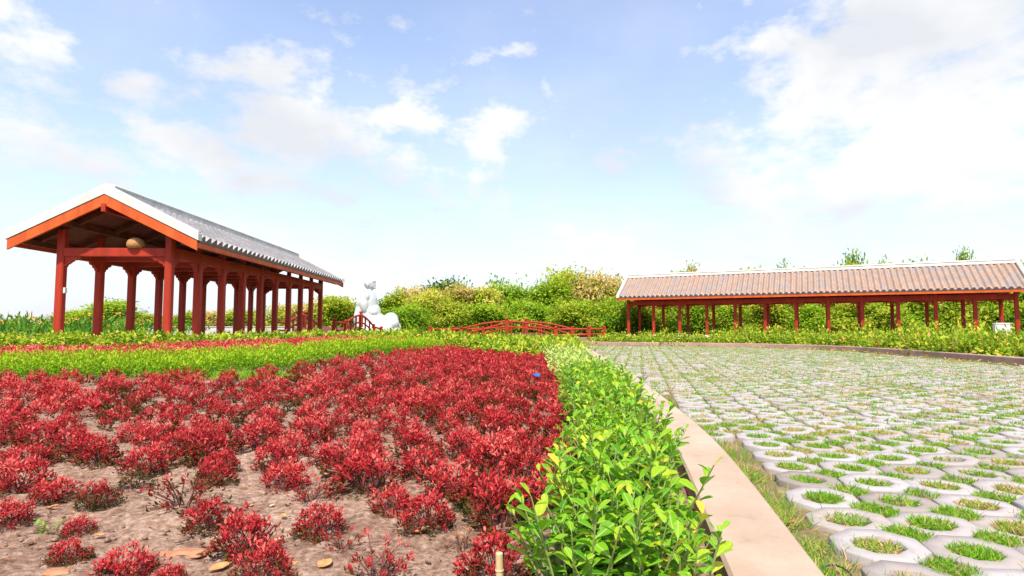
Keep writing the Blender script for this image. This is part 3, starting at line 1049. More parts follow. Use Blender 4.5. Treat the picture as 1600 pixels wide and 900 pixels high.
def statue():
    bm = bmesh.new()
    def ell(x, y, z, rx, ry, rz, rot=0.0):
        m = Matrix.Translation((x, y, z)) @ Matrix.Rotation(rot, 4, 'Y') @ Matrix.Diagonal((rx, ry, rz, 1))
        bmesh.ops.create_icosphere(bm, subdivisions=4, radius=1, matrix=m)
    # head turned to the right, with face, ear and a knot of hair
    ell(-.66, 0, 4.22, .46, .40, .52); ell(-.58, 0, 4.02, .40, .34, .36); ell(-.74, 0, 4.72, .24, .24, .20)
    ell(-.23, 0, 4.17, .13, .07, .14, .4); ell(-.26, 0, 3.97, .12, .12, .05); ell(-.30, 0, 3.82, .16, .17, .12); ell(-.30, 0, 4.36, .15, .30, .06)
    for s in (-1, 1): ell(-.72, s * .41, 4.10, .11, .06, .27)
    ell(-.70, 0, 3.60, .27, .27, .40)
    # robed trunk, shoulders, arms
    ell(-.86, 0, 2.62, .84, .98, 1.0); ell(-.88, 0, 1.75, .90, 1.0, 1.25); ell(-.90, 0, 1.0, .88, 1.05, .95)
    for s in (-1, 1):
        ell(-.80, s * .78, 3.05, .36, .34, .42); ell(-.84, s * .92, 2.45, .32, .30, .66, -.10); ell(-.45, s * .70, 1.9, .60, .30, .32, .15)
        ell(-.62, s * .80, 1.5, .42, .22, .55)
        # crossed legs under the robe
        ell(.02, s * .62, 1.10, .98, .50, .50, .25); ell(.78, s * .55, .82, .50, .50, .42)
    ell(-.02, 0, 1.15, .86, .9, .62)
    ell(-.74, 0, 2.35, .76, .92, 1.38); ell(-.50, 0, 1.75, .80, .95, .95); ell(-1.0, 0, 1.4, .85, 1.0, 1.2)
    # folds of the robe
    for k in range(6):
        ell(-.28 + .02 * k, -.25 + .1 * k, 3.0 - .28 * k, .30, .05, .22, .5)
    # rocky seat
    r2 = random.Random(3)
    for x, y, z, r in ((1.1, 0, 1.28, .62), (1.28, -.4, .95, .55), (1.5, .1, .62, .45), (1.2, .5, .7, .6), (.7, -.7, .5, .7), (0, -.7, .42, .8), (-.8, -.6, .4, .8), (-.9, .6, .4, .8), (.2, .7, .4, .8), (1.45, -.35, .35, .48), (.95, -.1, .9, .7)):
        ell(x, y, z, r * r2.uniform(.92, 1.08), r, r * r2.uniform(.85, 1.0), r2.uniform(-.3, .3))
    me = bpy.data.meshes.new('statue_raw'); bm.to_mesh(me); bm.free()
    tmp = bpy.data.objects.new('statue_raw', me); link(tmp)
    rm = tmp.modifiers.new('r', 'REMESH'); rm.mode = 'VOXEL'; rm.voxel_size = .045
    smo = tmp.modifiers.new('s', 'SMOOTH'); smo.iterations = 8; smo.factor = .5
    dg = bpy.context.evaluated_depsgraph_get()
    nm = bpy.data.meshes.new_from_object(tmp.evaluated_get(dg)); nm.name = 'statue'
    for p in nm.polygons: p.use_smooth = True
    nm.materials.clear(); nm.materials.append(M['marble'])
    bpy.data.objects.remove(tmp)
    o = link(bpy.data.objects.new('statue', nm))
    o.location = (-10.75, 46.0, .10)
    tag(o, 'large white marble statue of a seated robed figure looking right on a rocky seat', 'statue')


statue()

# low pale wall behind the left pavilion
w = MB()
w.bar((-24.5, 38.5, .30), (-14.9, 39.5, .30), .22, 1.02); w.bar((-24.5, 38.5, .83), (-14.9, 39.5, .83), .30, .05)
tag(w.build('garden_wall', M['pale_wall'], None, .01), 'low pale lilac wall seen between the posts of the left pavilion', 'wall')

# white box beside the right end of the long pavilion
sb = empty('storage_box', (27.6, 32.5, 0), a2, 'white box standing between posts at the right end of the long pavilion', 'box')
b = MB(); b.box(-.37, .37, -.25, .25, 0, 1.0); b.build('body', M['white_plastic'], sb, .015)
b = MB(); b.box(-.40, .40, -.28, .28, 1.002, 1.06); b.build('lid', M['white_plastic'], sb, .012)

# ------------------------------------------------------------------ plants


def dome_points(n, r, h, shell=.35):
    v = unit(rng.normal(0, 1, (n, 3)))
    v[:, 2] = np.abs(v[:, 2]) * 1.0 - .12
    v = unit(v)
    k = (1 - shell * rng.random(n) ** 1.4)[:, None]
    return v * k * np.array((r, r, h)), v


def red_clump(seed, n, r=.140, h=.150, sparse=0.0, tint=0.0, leaf=.024, tmpl=T_DIAMOND):
    global rng
    keep = rng
    rng = np.random.default_rng(seed)
    ntip = max(14, n // 12)
    tips, out = dome_points(ntip, r, h, .30 + sparse * .3)
    # uneven outline: lobes
    ph = np.arctan2(tips[:, 1], tips[:, 0])
    lob = 1 + .16 * np.sin(ph * 3 + seed) + .10 * np.sin(ph * 5 + 2 * seed) + rng.normal(0, .09, ntip)
    tips[:, :2] *= lob[:, None]; tips[:, 2] *= (1 + rng.normal(0, .14, ntip))
    tips[:, 2] += .03
    idx = rng.integers(0, ntip, n)
    P = tips[idx] + rng.normal(0, .012, (n, 3))
    D = out[idx] * .7 + rng.normal(0, .62, (n, 3)) + np.array((0, 0, .45))
    N = out[idx] * .5 + rng.normal(0, .35, (n, 3)) + np.array((0, 0, .7))
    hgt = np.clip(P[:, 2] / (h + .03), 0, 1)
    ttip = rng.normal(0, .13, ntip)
    t = np.clip(.10 + .72 * hgt ** 1.1 + ttip[idx] + rng.normal(0, .12, n) + tint, 0, 1)  # lower leaves greener by nature, also darkened to paint in the shadow at the bottom
    L = leaf * rng.uniform(.65, 1.25, n)
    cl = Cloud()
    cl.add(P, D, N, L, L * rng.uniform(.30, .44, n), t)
    st = MB()
    for k in range(min(ntip, 26)):
        b0 = Vector(tuple(rng.normal(0, .018, 2)) + (-.02,))
        e = Vector(tips[k])
        m = b0.lerp(e, .5) + Vector((0, 0, .02))
        st.tube([b0, m, e], [.0035, .0028, .0018], 4, False)
    rng = keep
    return cl, st


NEAR_V = []
for s in range(9):
    cl, st = red_clump(100 + s, 1500, tint=(-.04, .04, .10, 0, .06, -.02, .08, .02, .05)[s])
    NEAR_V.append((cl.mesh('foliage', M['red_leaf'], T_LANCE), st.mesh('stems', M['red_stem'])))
SPECIAL = {}
cl, st = red_clump(201, 330, .15, .20, 1.0, -.02, .026); SPECIAL['sparse'] = (cl.mesh('foliage', M['red_leaf'], T_LANCE), st.mesh('stems', M['red_stem']))
cl, st = red_clump(202, 420, .14, .15, .4, -.36, .028); SPECIAL['green'] = (cl.mesh('foliage', M['red_leaf'], T_LANCE), st.mesh('stems', M['red_stem']))
M['dry_shrub'] = leafy('dried shrub', [(0, (.16, .07, .03)), (.5, (.34, .15, .06)), (1, (.50, .24, .12))], .7, .15, .2, 0)
cl, st = red_clump(203, 260, .13, .18, 1.0, 0, .022); SPECIAL['dry'] = (cl.mesh('foliage', M['dry_shrub'], T_LANCE), st.mesh('stems', M['red_stem']))
MID_V = []
for s in range(8):
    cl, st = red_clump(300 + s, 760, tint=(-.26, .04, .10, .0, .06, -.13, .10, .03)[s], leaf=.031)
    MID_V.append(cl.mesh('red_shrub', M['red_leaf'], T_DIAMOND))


def G(px, py, z=0.0):
    """plan position of a base point measured on the photograph"""
    th = math.atan((HORIZON - 450) / FOC)
    c, u = px - 800, 450 - py
    dy = math.cos(th) * FOC - math.sin(th) * u; dz = math.sin(th) * FOC + math.cos(th) * u
    t = (z - CAM_H) / dz
    return c * t, dy * t


# the clumps nearest the viewer, one by one: base x, base y, width in the photograph, kind, label
HAND = [
    (12, 825, 66, '', 'red clump cut by the left edge of the picture beside bare soil'),
    (30, 770, 84, '', None), (85, 785, 66, '', 'red clump on the left with a shaded hollow in the soil before it'),
    (152, 793, 58, '', 'small round red clump alone on bare soil right of a shaded hollow'),
    (210, 765, 52, 'green', 'greenish clump with few red leaves among the red clumps on the left'),
    (125, 834, 46, '', 'smallest red clump just above right of the tiny green weed'),
    (105, 880, 60, '', 'red clump below the tiny green weed'),
    (195, 903, 84, '', 'bright red clump with yellow green heart at the lower left'),
    (288, 800, 100, 'sparse', 'tall sparse purple red clump with bare twigs on the left'),
    (328, 830, 78, '', 'red clump in front of the sparse purple one'),
    (385, 866, 92, '', 'wide red clump right of the flat orange clay lump'),
    (265, 918, 60, '', None), (410, 908, 84, '', None), (345, 741, 52, '', None), (155, 731, 62, '', None),
    (455, 718, 56, '', None), (445, 766, 72, '', None), (487, 790, 62, 'sparse', 'loose dull pink clump in the middle of the bare soil strip'),
    (500, 840, 78, '', 'round red clump with green lower leaves left of centre'),
    (572, 772, 108, '', 'largest domed red clump in the middle of the bed'), (512, 728, 56, '', None),
    (610, 805, 66, '', None), (668, 830, 82, '', 'red clump directly behind the pale dry leaf on the soil'),
    (592, 912, 98, 'sparse', 'leggy pinkish red clump with bare purple stems at the bottom edge'),
    (537, 862, 56, 'sparse', 'thin faded clump with bare twigs behind the leggy one at the bottom'),
    (706, 776, 88, '', None), (785, 826, 116, '', 'big dense red clump touching the green hedge'),
    (776, 915, 116, '', 'bright red clump behind the bamboo stake'),
    (722, 863, 58, 'dry', 'dried orange brown clump between the two big red ones near the stake'),
    (770, 738, 92, '', None), (820, 750, 72, '', None), (650, 716, 70, '', None), (240, 700, 62, '', None), (60, 700, 66, '', None), (310, 690, 54, '', None),
]
RED_GROUP = 'red leaved clumps of the flower bed'
pts = []
for x, y, w, kind, lab in HAND:
    X, Y = G(x, y - 3)
    pts.append((X, Y, w * Y / FOC / .30, kind, lab))
hand_xy = np.array([(p[0], p[1]) for p in pts])


def red_ok(x, y):
    """inside the main red bed?"""
    if x > kerb_left(y) - .60 - .02 * y: return False
    # lime band cuts the far left side
    lim = np.interp(x, [-12, -9.0, -7.0, -5.2, -4.0, -3.1, -2.2, -1.5, 2], [8.3, 8.5, 8.9, 9.1, 9.9, 11.8, 14.0, 16.0, 16.3])
    return y < lim - (.45 if -4.9 < x < -3.7 else 0)


grid = {}


def far_enough(x, y, d):
    gx, gy = int(math.floor(x / .5)), int(math.floor(y / .5))
    for i in (-1, 0, 1):
        for j in (-1, 0, 1):
            for a, b2 in grid.get((gx + i, gy + j), ()):
                if (a - x) ** 2 + (b2 - y) ** 2 < d * d: return False
    return True


def put(x, y): grid.setdefault((int(math.floor(x / .5)), int(math.floor(y / .5))), []).append((x, y))


for X, Y in hand_xy: put(X, Y)
rr = random.Random(5)
for _ in range(60000):
    y = 2.9 + 13.4 * rr.random() ** .9
    x = rr.uniform(-.98 * y, 1.6)
    if abs(x) > .93 * y + .3 or not red_ok(x, y): continue
    dense = min(1, max(0, (x + 2.2) / 2.0 + (y - 5) * .12))
    d = .35 - .085 * dense
    if y < 4.0 and x < -.4: d = .31      # bare soil in the left foreground
    if not far_enough(x, y, d): continue
    put(x, y)
    pts.append((x, y, rr.uniform(.78, 1.22), '', None))

order = sorted(range(len(pts)), key=lambda i: pts[i][1] / max(.5, pts[i][2]))
rest = []
n_ind = 0
for rank, i in enumerate(order):
    x, y, sc, kind, lab = pts[i]
    z = Tz(x, y) - .012
    if n_ind >= 296 or y > 12.2:
        rest.append((x, y, z, sc)); continue
    n_ind += 1
    if lab is None:
        if y > 7.5: lab = 'small red clump in the far rows of the bed near the lime green band'
        elif x > kerb_left(y) - 1.35: lab = 'red clump in the dense rows beside the green hedge'
        elif x > -1.3: lab = 'red clump among close rows in the middle of the bed'
        elif y < 4.2: lab = 'red clump on open soil in the left foreground rows'
        else: lab = 'red clump with soil showing round it in the left half of the bed'
    hs = sc * rr.uniform(.9, 1.12)
    if y < 4.6 or kind:
        fol, stem = SPECIAL[kind] if kind else NEAR_V[(i * 5 + 3) % len(NEAR_V)]
        e = empty('red_shrub', (x, y, z), rr.uniform(0, 6.28), lab, 'shrub', RED_GROUP)
        e.scale = (sc, sc, hs)
        link(bpy.data.objects.new('foliage', fol), e); link(bpy.data.objects.new('stems', stem), e)
    else:
        o = link(bpy.data.objects.new('red_shrub', MID_V[(i * 7 + 1) % len(MID_V)]))
        o.location = (x, y, z); o.rotation_euler = (0, 0, rr.uniform(0, 6.28)); o.scale = (sc, sc, hs)
        tag(o, lab, 'shrub', RED_GROUP)


def merged_clumps(name, spots, mat, label, cat, n=110, leaf=.055, tint=0.0, r=.14, h=.165, wr=.42):
    cl = Cloud()
    for x, y, z, sc in spots:
        P, out = dome_points(n, r * sc, h * sc, .4)
        P[:, 2] += .03
        D = out * .7 + rng.normal(0, .6, (n, 3)) + np.array((0, 0, .45))
        N = out * .5 + rng.normal(0, .35, (n, 3)) + np.array((0, 0, .7))
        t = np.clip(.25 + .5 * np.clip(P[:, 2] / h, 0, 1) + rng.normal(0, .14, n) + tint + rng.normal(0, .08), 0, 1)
        L = leaf * rng.uniform(.7, 1.3, n)
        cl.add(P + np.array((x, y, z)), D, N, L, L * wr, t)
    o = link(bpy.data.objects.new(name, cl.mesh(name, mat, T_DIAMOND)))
    return tag(o, label, cat, kind='stuff')


merged_clumps('red_ground_cover', rest, M['red_leaf'], 'farthest red foliage of the main bed, one crimson mass', 'red plants', tint=.06)


def scatter(poly, step, jit=.35):
    """jittered grid inside a plan polygon"""
    p = np.array(poly)
    x0, y0 = p.min(0); x1, y1 = p.max(0)
    out = []
    for gx in np.arange(x0, x1, step):
        for gy in np.arange(y0, y1, step):
            x, y = gx + rr.uniform(-jit, jit) * step, gy + rr.uniform(-jit, jit) * step
            c = False
            for i in range(len(p)):
                (ax_, ay_), (bx_, by_) = p[i], p[i - 1]
                if (ay_ > y) != (by_ > y) and x < (bx_ - ax_) * (y - ay_) / (by_ - ay_) + ax_: c = not c
            if c: out.append((x, y))
    return out


# lime green band: two lobes that taper to a point on the right
LIME = [(-14, 8.6), (-9.0, 8.75), (-7.0, 9.15), (-5.2, 9.35), (-4.0, 10.2), (-3.1, 12.1), (-2.2, 14.3), (-1.75, 16.0), (-2.6, 15.8), (-3.6, 14.1), (-4.6, 12.4), (-6.2, 11.3), (-9.0, 10.7), (-14, 10.5)]
sp = [(x, y, Tz(x, y), rr.uniform(.85, 1.2)) for x, y in scatter(LIME, .24)]
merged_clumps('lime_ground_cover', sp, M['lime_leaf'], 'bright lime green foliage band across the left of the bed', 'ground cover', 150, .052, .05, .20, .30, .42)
# second red band behind it
RED2 = [(-15, 10.7), (-9.0, 10.9), (-6.2, 11.5), (-4.7, 12.6), (-3.7, 14.3), (-2.7, 16.0), (-3.0, 16.6), (-5.4, 14.9), (-8.5, 12.6), (-15, 11.9)]
sp = [(x, y, Tz(x, y), rr.uniform(.9, 1.25)) for x, y in scatter(RED2, .24)]
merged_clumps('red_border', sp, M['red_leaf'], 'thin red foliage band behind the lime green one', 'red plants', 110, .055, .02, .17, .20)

# ------------------------------------------------------------------ hedge along the near kerb


def hedge_shrub(seed, nst=7, h=.40, leaf=.062, spread=.12, per=13, tmpl=T_OBOV, mat='hedge_leaf', names=('foliage', 'stems'), tmean=.45):
    r2 = np.random.default_rng(seed)
    cl, st = Cloud(), MB()
    for k in range(nst):
        a = r2.uniform(0, 2 * np.pi); rad = spread * math.sqrt(r2.random())
        b0 = np.array((rad * .5 * math.cos(a), rad * .5 * math.sin(a), -.02))
        hh = h * r2.uniform(.62, 1.08)
        lean = np.array((math.cos(a), math.sin(a))) * rad * r2.uniform(.6, 1.6)
        e = np.array((b0[0] + lean[0], b0[1] + lean[1], hh))
        m = (b0 + e) / 2 + np.array((-.15 * lean[0], -.15 * lean[1], .0))
        st.tube([tuple(b0), tuple(m), tuple(e)], [.0048, .0038, .002], 5, False)
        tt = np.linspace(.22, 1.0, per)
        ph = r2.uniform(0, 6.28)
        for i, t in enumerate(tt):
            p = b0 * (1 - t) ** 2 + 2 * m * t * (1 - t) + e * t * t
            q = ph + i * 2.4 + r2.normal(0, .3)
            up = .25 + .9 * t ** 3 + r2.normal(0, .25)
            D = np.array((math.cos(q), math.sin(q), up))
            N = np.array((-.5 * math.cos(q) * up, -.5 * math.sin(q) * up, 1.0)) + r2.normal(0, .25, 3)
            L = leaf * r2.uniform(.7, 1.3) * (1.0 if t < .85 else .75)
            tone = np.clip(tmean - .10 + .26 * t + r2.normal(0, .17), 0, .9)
            if r2.random() < .05: tone = r2.uniform(.9, 1)
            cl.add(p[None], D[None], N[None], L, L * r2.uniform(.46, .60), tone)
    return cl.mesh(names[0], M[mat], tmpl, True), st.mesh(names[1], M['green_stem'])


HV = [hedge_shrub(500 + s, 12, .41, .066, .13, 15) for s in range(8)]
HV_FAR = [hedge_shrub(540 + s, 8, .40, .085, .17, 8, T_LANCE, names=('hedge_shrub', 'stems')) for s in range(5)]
HG = 'hedge shrubs along the kerb'
hp = []
yy = 1.62
while yy < 15.5:
    step = .185 if yy < 6 else .24 + .012 * (yy - 6)
    wdt = .40 + .038 * yy
    x1 = float(kerb_left(yy)) - .165 - .008 * yy
    x0 = x1 - wdt + .12
    nrow = 3 if yy < 9 else 4
    for k in range(nrow):
        hp.append((x0 + (x1 - x0) * (k + .5 + rr.uniform(-.28, .28)) / nrow, yy + rr.uniform(-.08, .08), rr.uniform(.82, 1.12)))
    yy += step
for n_, (x, y, sc) in enumerate(hp):
    z = Tz(x, y)
    rowlab = 'against the beige kerb' if x > kerb_left(y) - .30 else 'beside the red clumps' if x < kerb_left(y) - .45 - .03 * y else 'in the middle of the hedge'
    dist = 'large leaved hedge shrub at the near end' if y < 2.6 else 'pale leaved hedge shrub in the near stretch' if y < 4.5 else 'green hedge shrub in the middle stretch' if y < 8 else 'small looking hedge shrub in the far stretch'
    if y < 8:
        e = empty('hedge_shrub', (x, y, z), rr.uniform(0, 6.28), dist + ' ' + rowlab, 'shrub', HG)
        e.scale = (sc, sc, sc * rr.uniform(.92, 1.06))
        f, s = HV[n_ % len(HV)]
        link(bpy.data.objects.new('foliage', f), e); link(bpy.data.objects.new('stems', s), e)
    else:
        o = link(bpy.data.objects.new('hedge_shrub', HV_FAR[n_ % len(HV_FAR)][0]))
        o.location = (x, y, z); o.rotation_euler = (0, 0, rr.uniform(0, 6.28)); o.scale = (sc, sc, sc)
        tag(o, dist + ' ' + rowlab, 'shrub', HG)

# border shrubs farther off: mass of leaves, shared shapes


def bush_mesh(seed, name, r, h, n, leaf, mat):
    r2 = np.random.default_rng(seed)
    nc = 16
    c = unit(r2.normal(0, 1, (nc, 3))); c[:, 2] = np.abs(c[:, 2]); c *= np.array((r, r, h)) * r2.uniform(.45, 1.0, (nc, 1))
    idx = r2.integers(0, nc, n)
    off = r2.normal(0, 1, (n, 3)) * np.array((.3 * r, .3 * r, .2 * h))
    P = c[idx] + off; P[:, 2] = np.abs(P[:, 2]) * .95 + .02
    out = unit(P * np.array((1, 1, .6)) + 1e-4)
    D = out * .6 + r2.normal(0, .6, (n, 3)) + np.array((0, 0, .3))
    N = out * .5 + r2.normal(0, .4, (n, 3)) + np.array((0, 0, .8))
    ct = r2.normal(0, .12, nc)
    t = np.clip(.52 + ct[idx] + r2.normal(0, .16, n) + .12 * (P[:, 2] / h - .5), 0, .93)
    t = np.where(r2.random(n) < .05, r2.uniform(.92, 1, n), t)
    cl = Cloud(); L = leaf * r2.uniform(.7, 1.35, n)
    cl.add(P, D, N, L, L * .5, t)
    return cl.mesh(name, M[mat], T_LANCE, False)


BV = [bush_mesh(700 + s, 'border_shrub', .48, .55, 440, .108, 'border_leaf') for s in range(5)]
BL = [bush_mesh(720 + s, 'border_shrub', .48, .30, 420, .10, 'border_leaf') for s in range(5)]


def bush_row(spots, V, group, labf):
    for k, (x, y, sx, sz) in enumerate(spots):
        o = link(bpy.data.objects.new('border_shrub', V[k % len(V)]))
        o.location = (x, y, Tz(x, y) - .02); o.rotation_euler = (0, 0, rr.uniform(0, 6.28)); o.scale = (sx, sx, sz)
        tag(o, labf(x, y), 'shrub', group)


def along(path, step):
    p = np.array(path, float)
    s = np.concatenate([[0], np.cumsum(np.linalg.norm(np.diff(p, axis=0), axis=1))])
    q = np.arange(0, s[-1], step)
    return [(float(np.interp(a, s, p[:, 0])), float(np.interp(a, s, p[:, 1]))) for a in q]


# behind the far kerb, in front of the long pavilion
fk = [(x + .25 + .75, y + .55) for x, y in FAR_KERB]
spots = []
for off in (0, .75, 1.5):
    for x, y in along([(a + off * .8, b2 + off * .6) for a, b2 in fk], .62):
        if x > .95 * y + .8: continue
        hz = np.interp(x, [3, 6, 9, 12, 14], [.86, .92, 1.05, 1.25, 1.32]) + .05 * off
        spots.append((x + rr.uniform(-.15, .15), y + rr.uniform(-.15, .15), rr.uniform(.85, 1.2), hz * rr.uniform(.75, 1.15)))
bush_row(spots, BV, 'leafy shrubs behind the far kerb',
         lambda x, y: 'leafy green shrub with yellow leaves behind the far kerb before the long pavilion' if x > 8 else 'leafy green shrub behind the left stretch of the far kerb')
# between the red bed, the bridge and the near hedge
spots = []
for x, y in scatter([(-1.6, 16.9), (.4, 15.6), (1.4, 15.4), (2.2, 20), (2.7, 26.8), (-1, 29), (-4.5, 27), (-5, 21), (-3.5, 17.8)], .72):
    spots.append((x, y, rr.uniform(.9, 1.25), rr.uniform(.95, 1.45)))
bush_row(spots, BL, 'yellow green shrubs between the red bed and the low bridge', lambda x, y: 'yellow green shrub in the mass between red bed and low wide bridge')
# strip in front of the left pavilion
spots = []
for off in (0, .5, 1.0):
    for x, y in along([(-14.5, 14.1 + off), (-9.5, 14.6 + off), (-6.5, 15.7 + off), (-3.4, 17.4 + off), (-1.8, 18.3 + off)], .62):
        spots.append((x, y + rr.uniform(-.1, .1), rr.uniform(.8, 1.1), rr.uniform(.75, 1.2)))
for x, y in scatter([(-8.6, 17.5), (-4, 19), (-4.5, 27), (-8.0, 30)], 1.0):
    spots.append((x, y, rr.uniform(.9, 1.3), rr.uniform(.5, .9)))
bush_row(spots, BL, 'low shrubs in front of the left pavilion', lambda x, y: 'low yellow green shrub in the strip before the left pavilion and steep bridge')


def meadow():
    cl, fl = Cloud(), Cloud()
    n = 9000
    y = 19.5 + 15 * rng.random(n); x = -15.2 - (y - 19.5) * .17 - 24 * rng.random(n)
    keep = x > -1.05 * y - 1
    x, y = x[keep], y[keep]; n = len(x)
    hgt = .62 + .18 * np.sin(x * .7) + .14 * np.sin(y * 1.3 + x)
    z = T(x, y) + hgt * rng.random(n) ** .6
    P = np.stack([x, y, z], 1)
    cl.add(P, np.stack([rng.normal(0, .6, n), rng.normal(0, .6, n), np.ones(n)], 1), rng.normal(0, 1, (n, 3)), rng.uniform(.14, .34, n), rng.uniform(.04, .10, n), np.clip(rng.normal(.45, .2, n) + .2 * (z - T(x, y) - .3), 0, 1))
    o = link(bpy.data.objects.new('meadow_plants', cl.mesh('meadow_plants', M['meadow_leaf'], T_LANCE)))
    tag(o, 'tall green flower meadow at the far left behind the left pavilion', 'meadow', kind='stuff')
    m = 900
    i = rng.integers(0, n, m)
    P = np.stack([x[i], y[i], T(x[i], y[i]) + hgt[i] * rng.uniform(.75, 1.15, m) + .12], 1)
    fl.add(P, rng.normal(0, 1, (m, 3)), np.stack([rng.normal(0, .4, m), -np.ones(m) * .6, np.ones(m)], 1), rng.uniform(.06, .11, m), rng.uniform(.06, .11, m), rng.random(m))
    o = link(bpy.data.objects.new('meadow_flowers', fl.mesh('meadow_flowers', M['flower'], T_LANCE)))
    tag(o, 'orange flowers dotted over the green meadow at the far left', 'flowers', kind='stuff')


meadow()

# ------------------------------------------------------------------ trees


def tree_meshes(seed, h, r, nleaf, low=.02):
    r2 = np.random.default_rng(seed)
    mb = MB()
    tr = random.Random(seed)
    ends = []
    nst = tr.choice((1, 2, 3))
    for s in range(nst):
        bx_, by_ = (0, 0) if nst == 1 else (tr.uniform(-.3, .3), tr.uniform(-.3, .3))
        top = Vector((bx_ + tr.uniform(-.4, .4) * r, by_ + tr.uniform(-.4, .4) * r, h * tr.uniform(.62, .85)))
        b0 = Vector((bx_, by_, -.15))
        mid = b0.lerp(top, .5) + Vector((tr.uniform(-.25, .25), tr.uniform(-.25, .25), 0))
        tk = .09 * h / 5 + .03
        pts_ = [b0 * (1 - t) ** 2 + mid * 2 * t * (1 - t) + top * t * t for t in (0, .2, .4, .6, .8, 1)]
        mb.tube(pts_, [tk * 1.25, tk, tk * .85, tk * .65, tk * .45, tk * .2], 7)
        ends.append(top)
        for k in range(9 if nst > 1 else 16):
            t = tr.uniform(.12, .95)
            p = b0 * (1 - t) ** 2 + mid * 2 * t * (1 - t) + top * t * t
            a = tr.uniform(0, 6.28)
            ln = r * tr.uniform(.5, 1.05) * (1.1 - .55 * t)
            e = p + Vector((math.cos(a) * ln, math.sin(a) * ln, tr.uniform(.15, .75) * ln))
            q = p.lerp(e, .5) + Vector((0, 0, .12 * ln))
            mb.tube([p, q, e], [tk * .45, tk * .28, tk * .10], 5, False)
            ends += [e, q.lerp(e, .4)]
            for _ in range(2):
                e2 = q + Vector((tr.uniform(-1, 1), tr.uniform(-1, 1), tr.uniform(0, 1))) * ln * .5
                mb.tube([q, e2], [tk * .2, tk * .06], 4, False)
                ends.append(e2)
    C = np.array([tuple(e) for e in ends])
    # lower skirt of leaves
    nsk = 16
    a = r2.uniform(0, 6.28, nsk)
    C = np.concatenate([C, np.stack([np.cos(a) * r * .7, np.sin(a) * r * .7, r2.uniform(low, max(.35, low + .1), nsk) * h], 1)])
    nc = len(C)
    wgt = r2.uniform(.4, 1.6, nc); wgt /= wgt.sum()
    idx = r2.choice(nc, nleaf, p=wgt)
    size = r2.uniform(.28, .55, nc) * r * .54
    P = C[idx] + np.clip(r2.normal(0, 1, (nleaf, 3)), -1.55, 1.55) * size[idx][:, None] * np.array((1, 1, .75))
    P[:, 2] = np.maximum(P[:, 2], .1 + .3 * r2.random(nleaf))
    out = unit(P - np.array((0, 0, h * .45)))
    D = out * .3 + r2.normal(0, .7, (nleaf, 3)); N = out * 1.0 + r2.normal(0, .45, (nleaf, 3)) + np.array((0, 0, .7))
    ct = r2.normal(0, .17, nc)
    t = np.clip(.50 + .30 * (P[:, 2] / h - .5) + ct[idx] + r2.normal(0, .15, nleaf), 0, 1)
    cl = Cloud(); L = r2.uniform(.18, .37, nleaf) * (h / 5) ** .4
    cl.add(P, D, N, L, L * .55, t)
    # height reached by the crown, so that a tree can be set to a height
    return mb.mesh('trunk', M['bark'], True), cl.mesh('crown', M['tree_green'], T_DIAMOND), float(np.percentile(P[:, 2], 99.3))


TV = [tree_meshes(900 + s, 5.0, 2.4, 8500) for s in range(7)]
TS = [tree_meshes(950 + s, 5.0, 1.5, 1500, .45) for s in range(2)]


def tree(px, top, Y, wid, mat, label, V=None, grp='trees along the back of the garden'):
    X = (px - 800) / FOC * Y
    z0 = Tz(X, Y)
    if 600 < px < 860 and Y > 53: top -= 7
    hgt = CAM_H + (HORIZON - top) * Y / FOC - z0
    k = tree.n; tree.n += 1
    tr_, cr, hh = (V or TV)[k % len(V or TV)]
    e = empty('tree', (X, Y, z0 - .05), rr.uniform(0, 6.28), label, 'tree', grp)
    sx = wid * Y / FOC / 5.2
    e.scale = (sx, sx, hgt / hh)
    link(bpy.data.objects.new('trunk', tr_), e)
    c = link(bpy.data.objects.new('crown', cr), e)
    c.material_slots[0].link = 'OBJECT'; c.material_slots[0].material = M[mat]


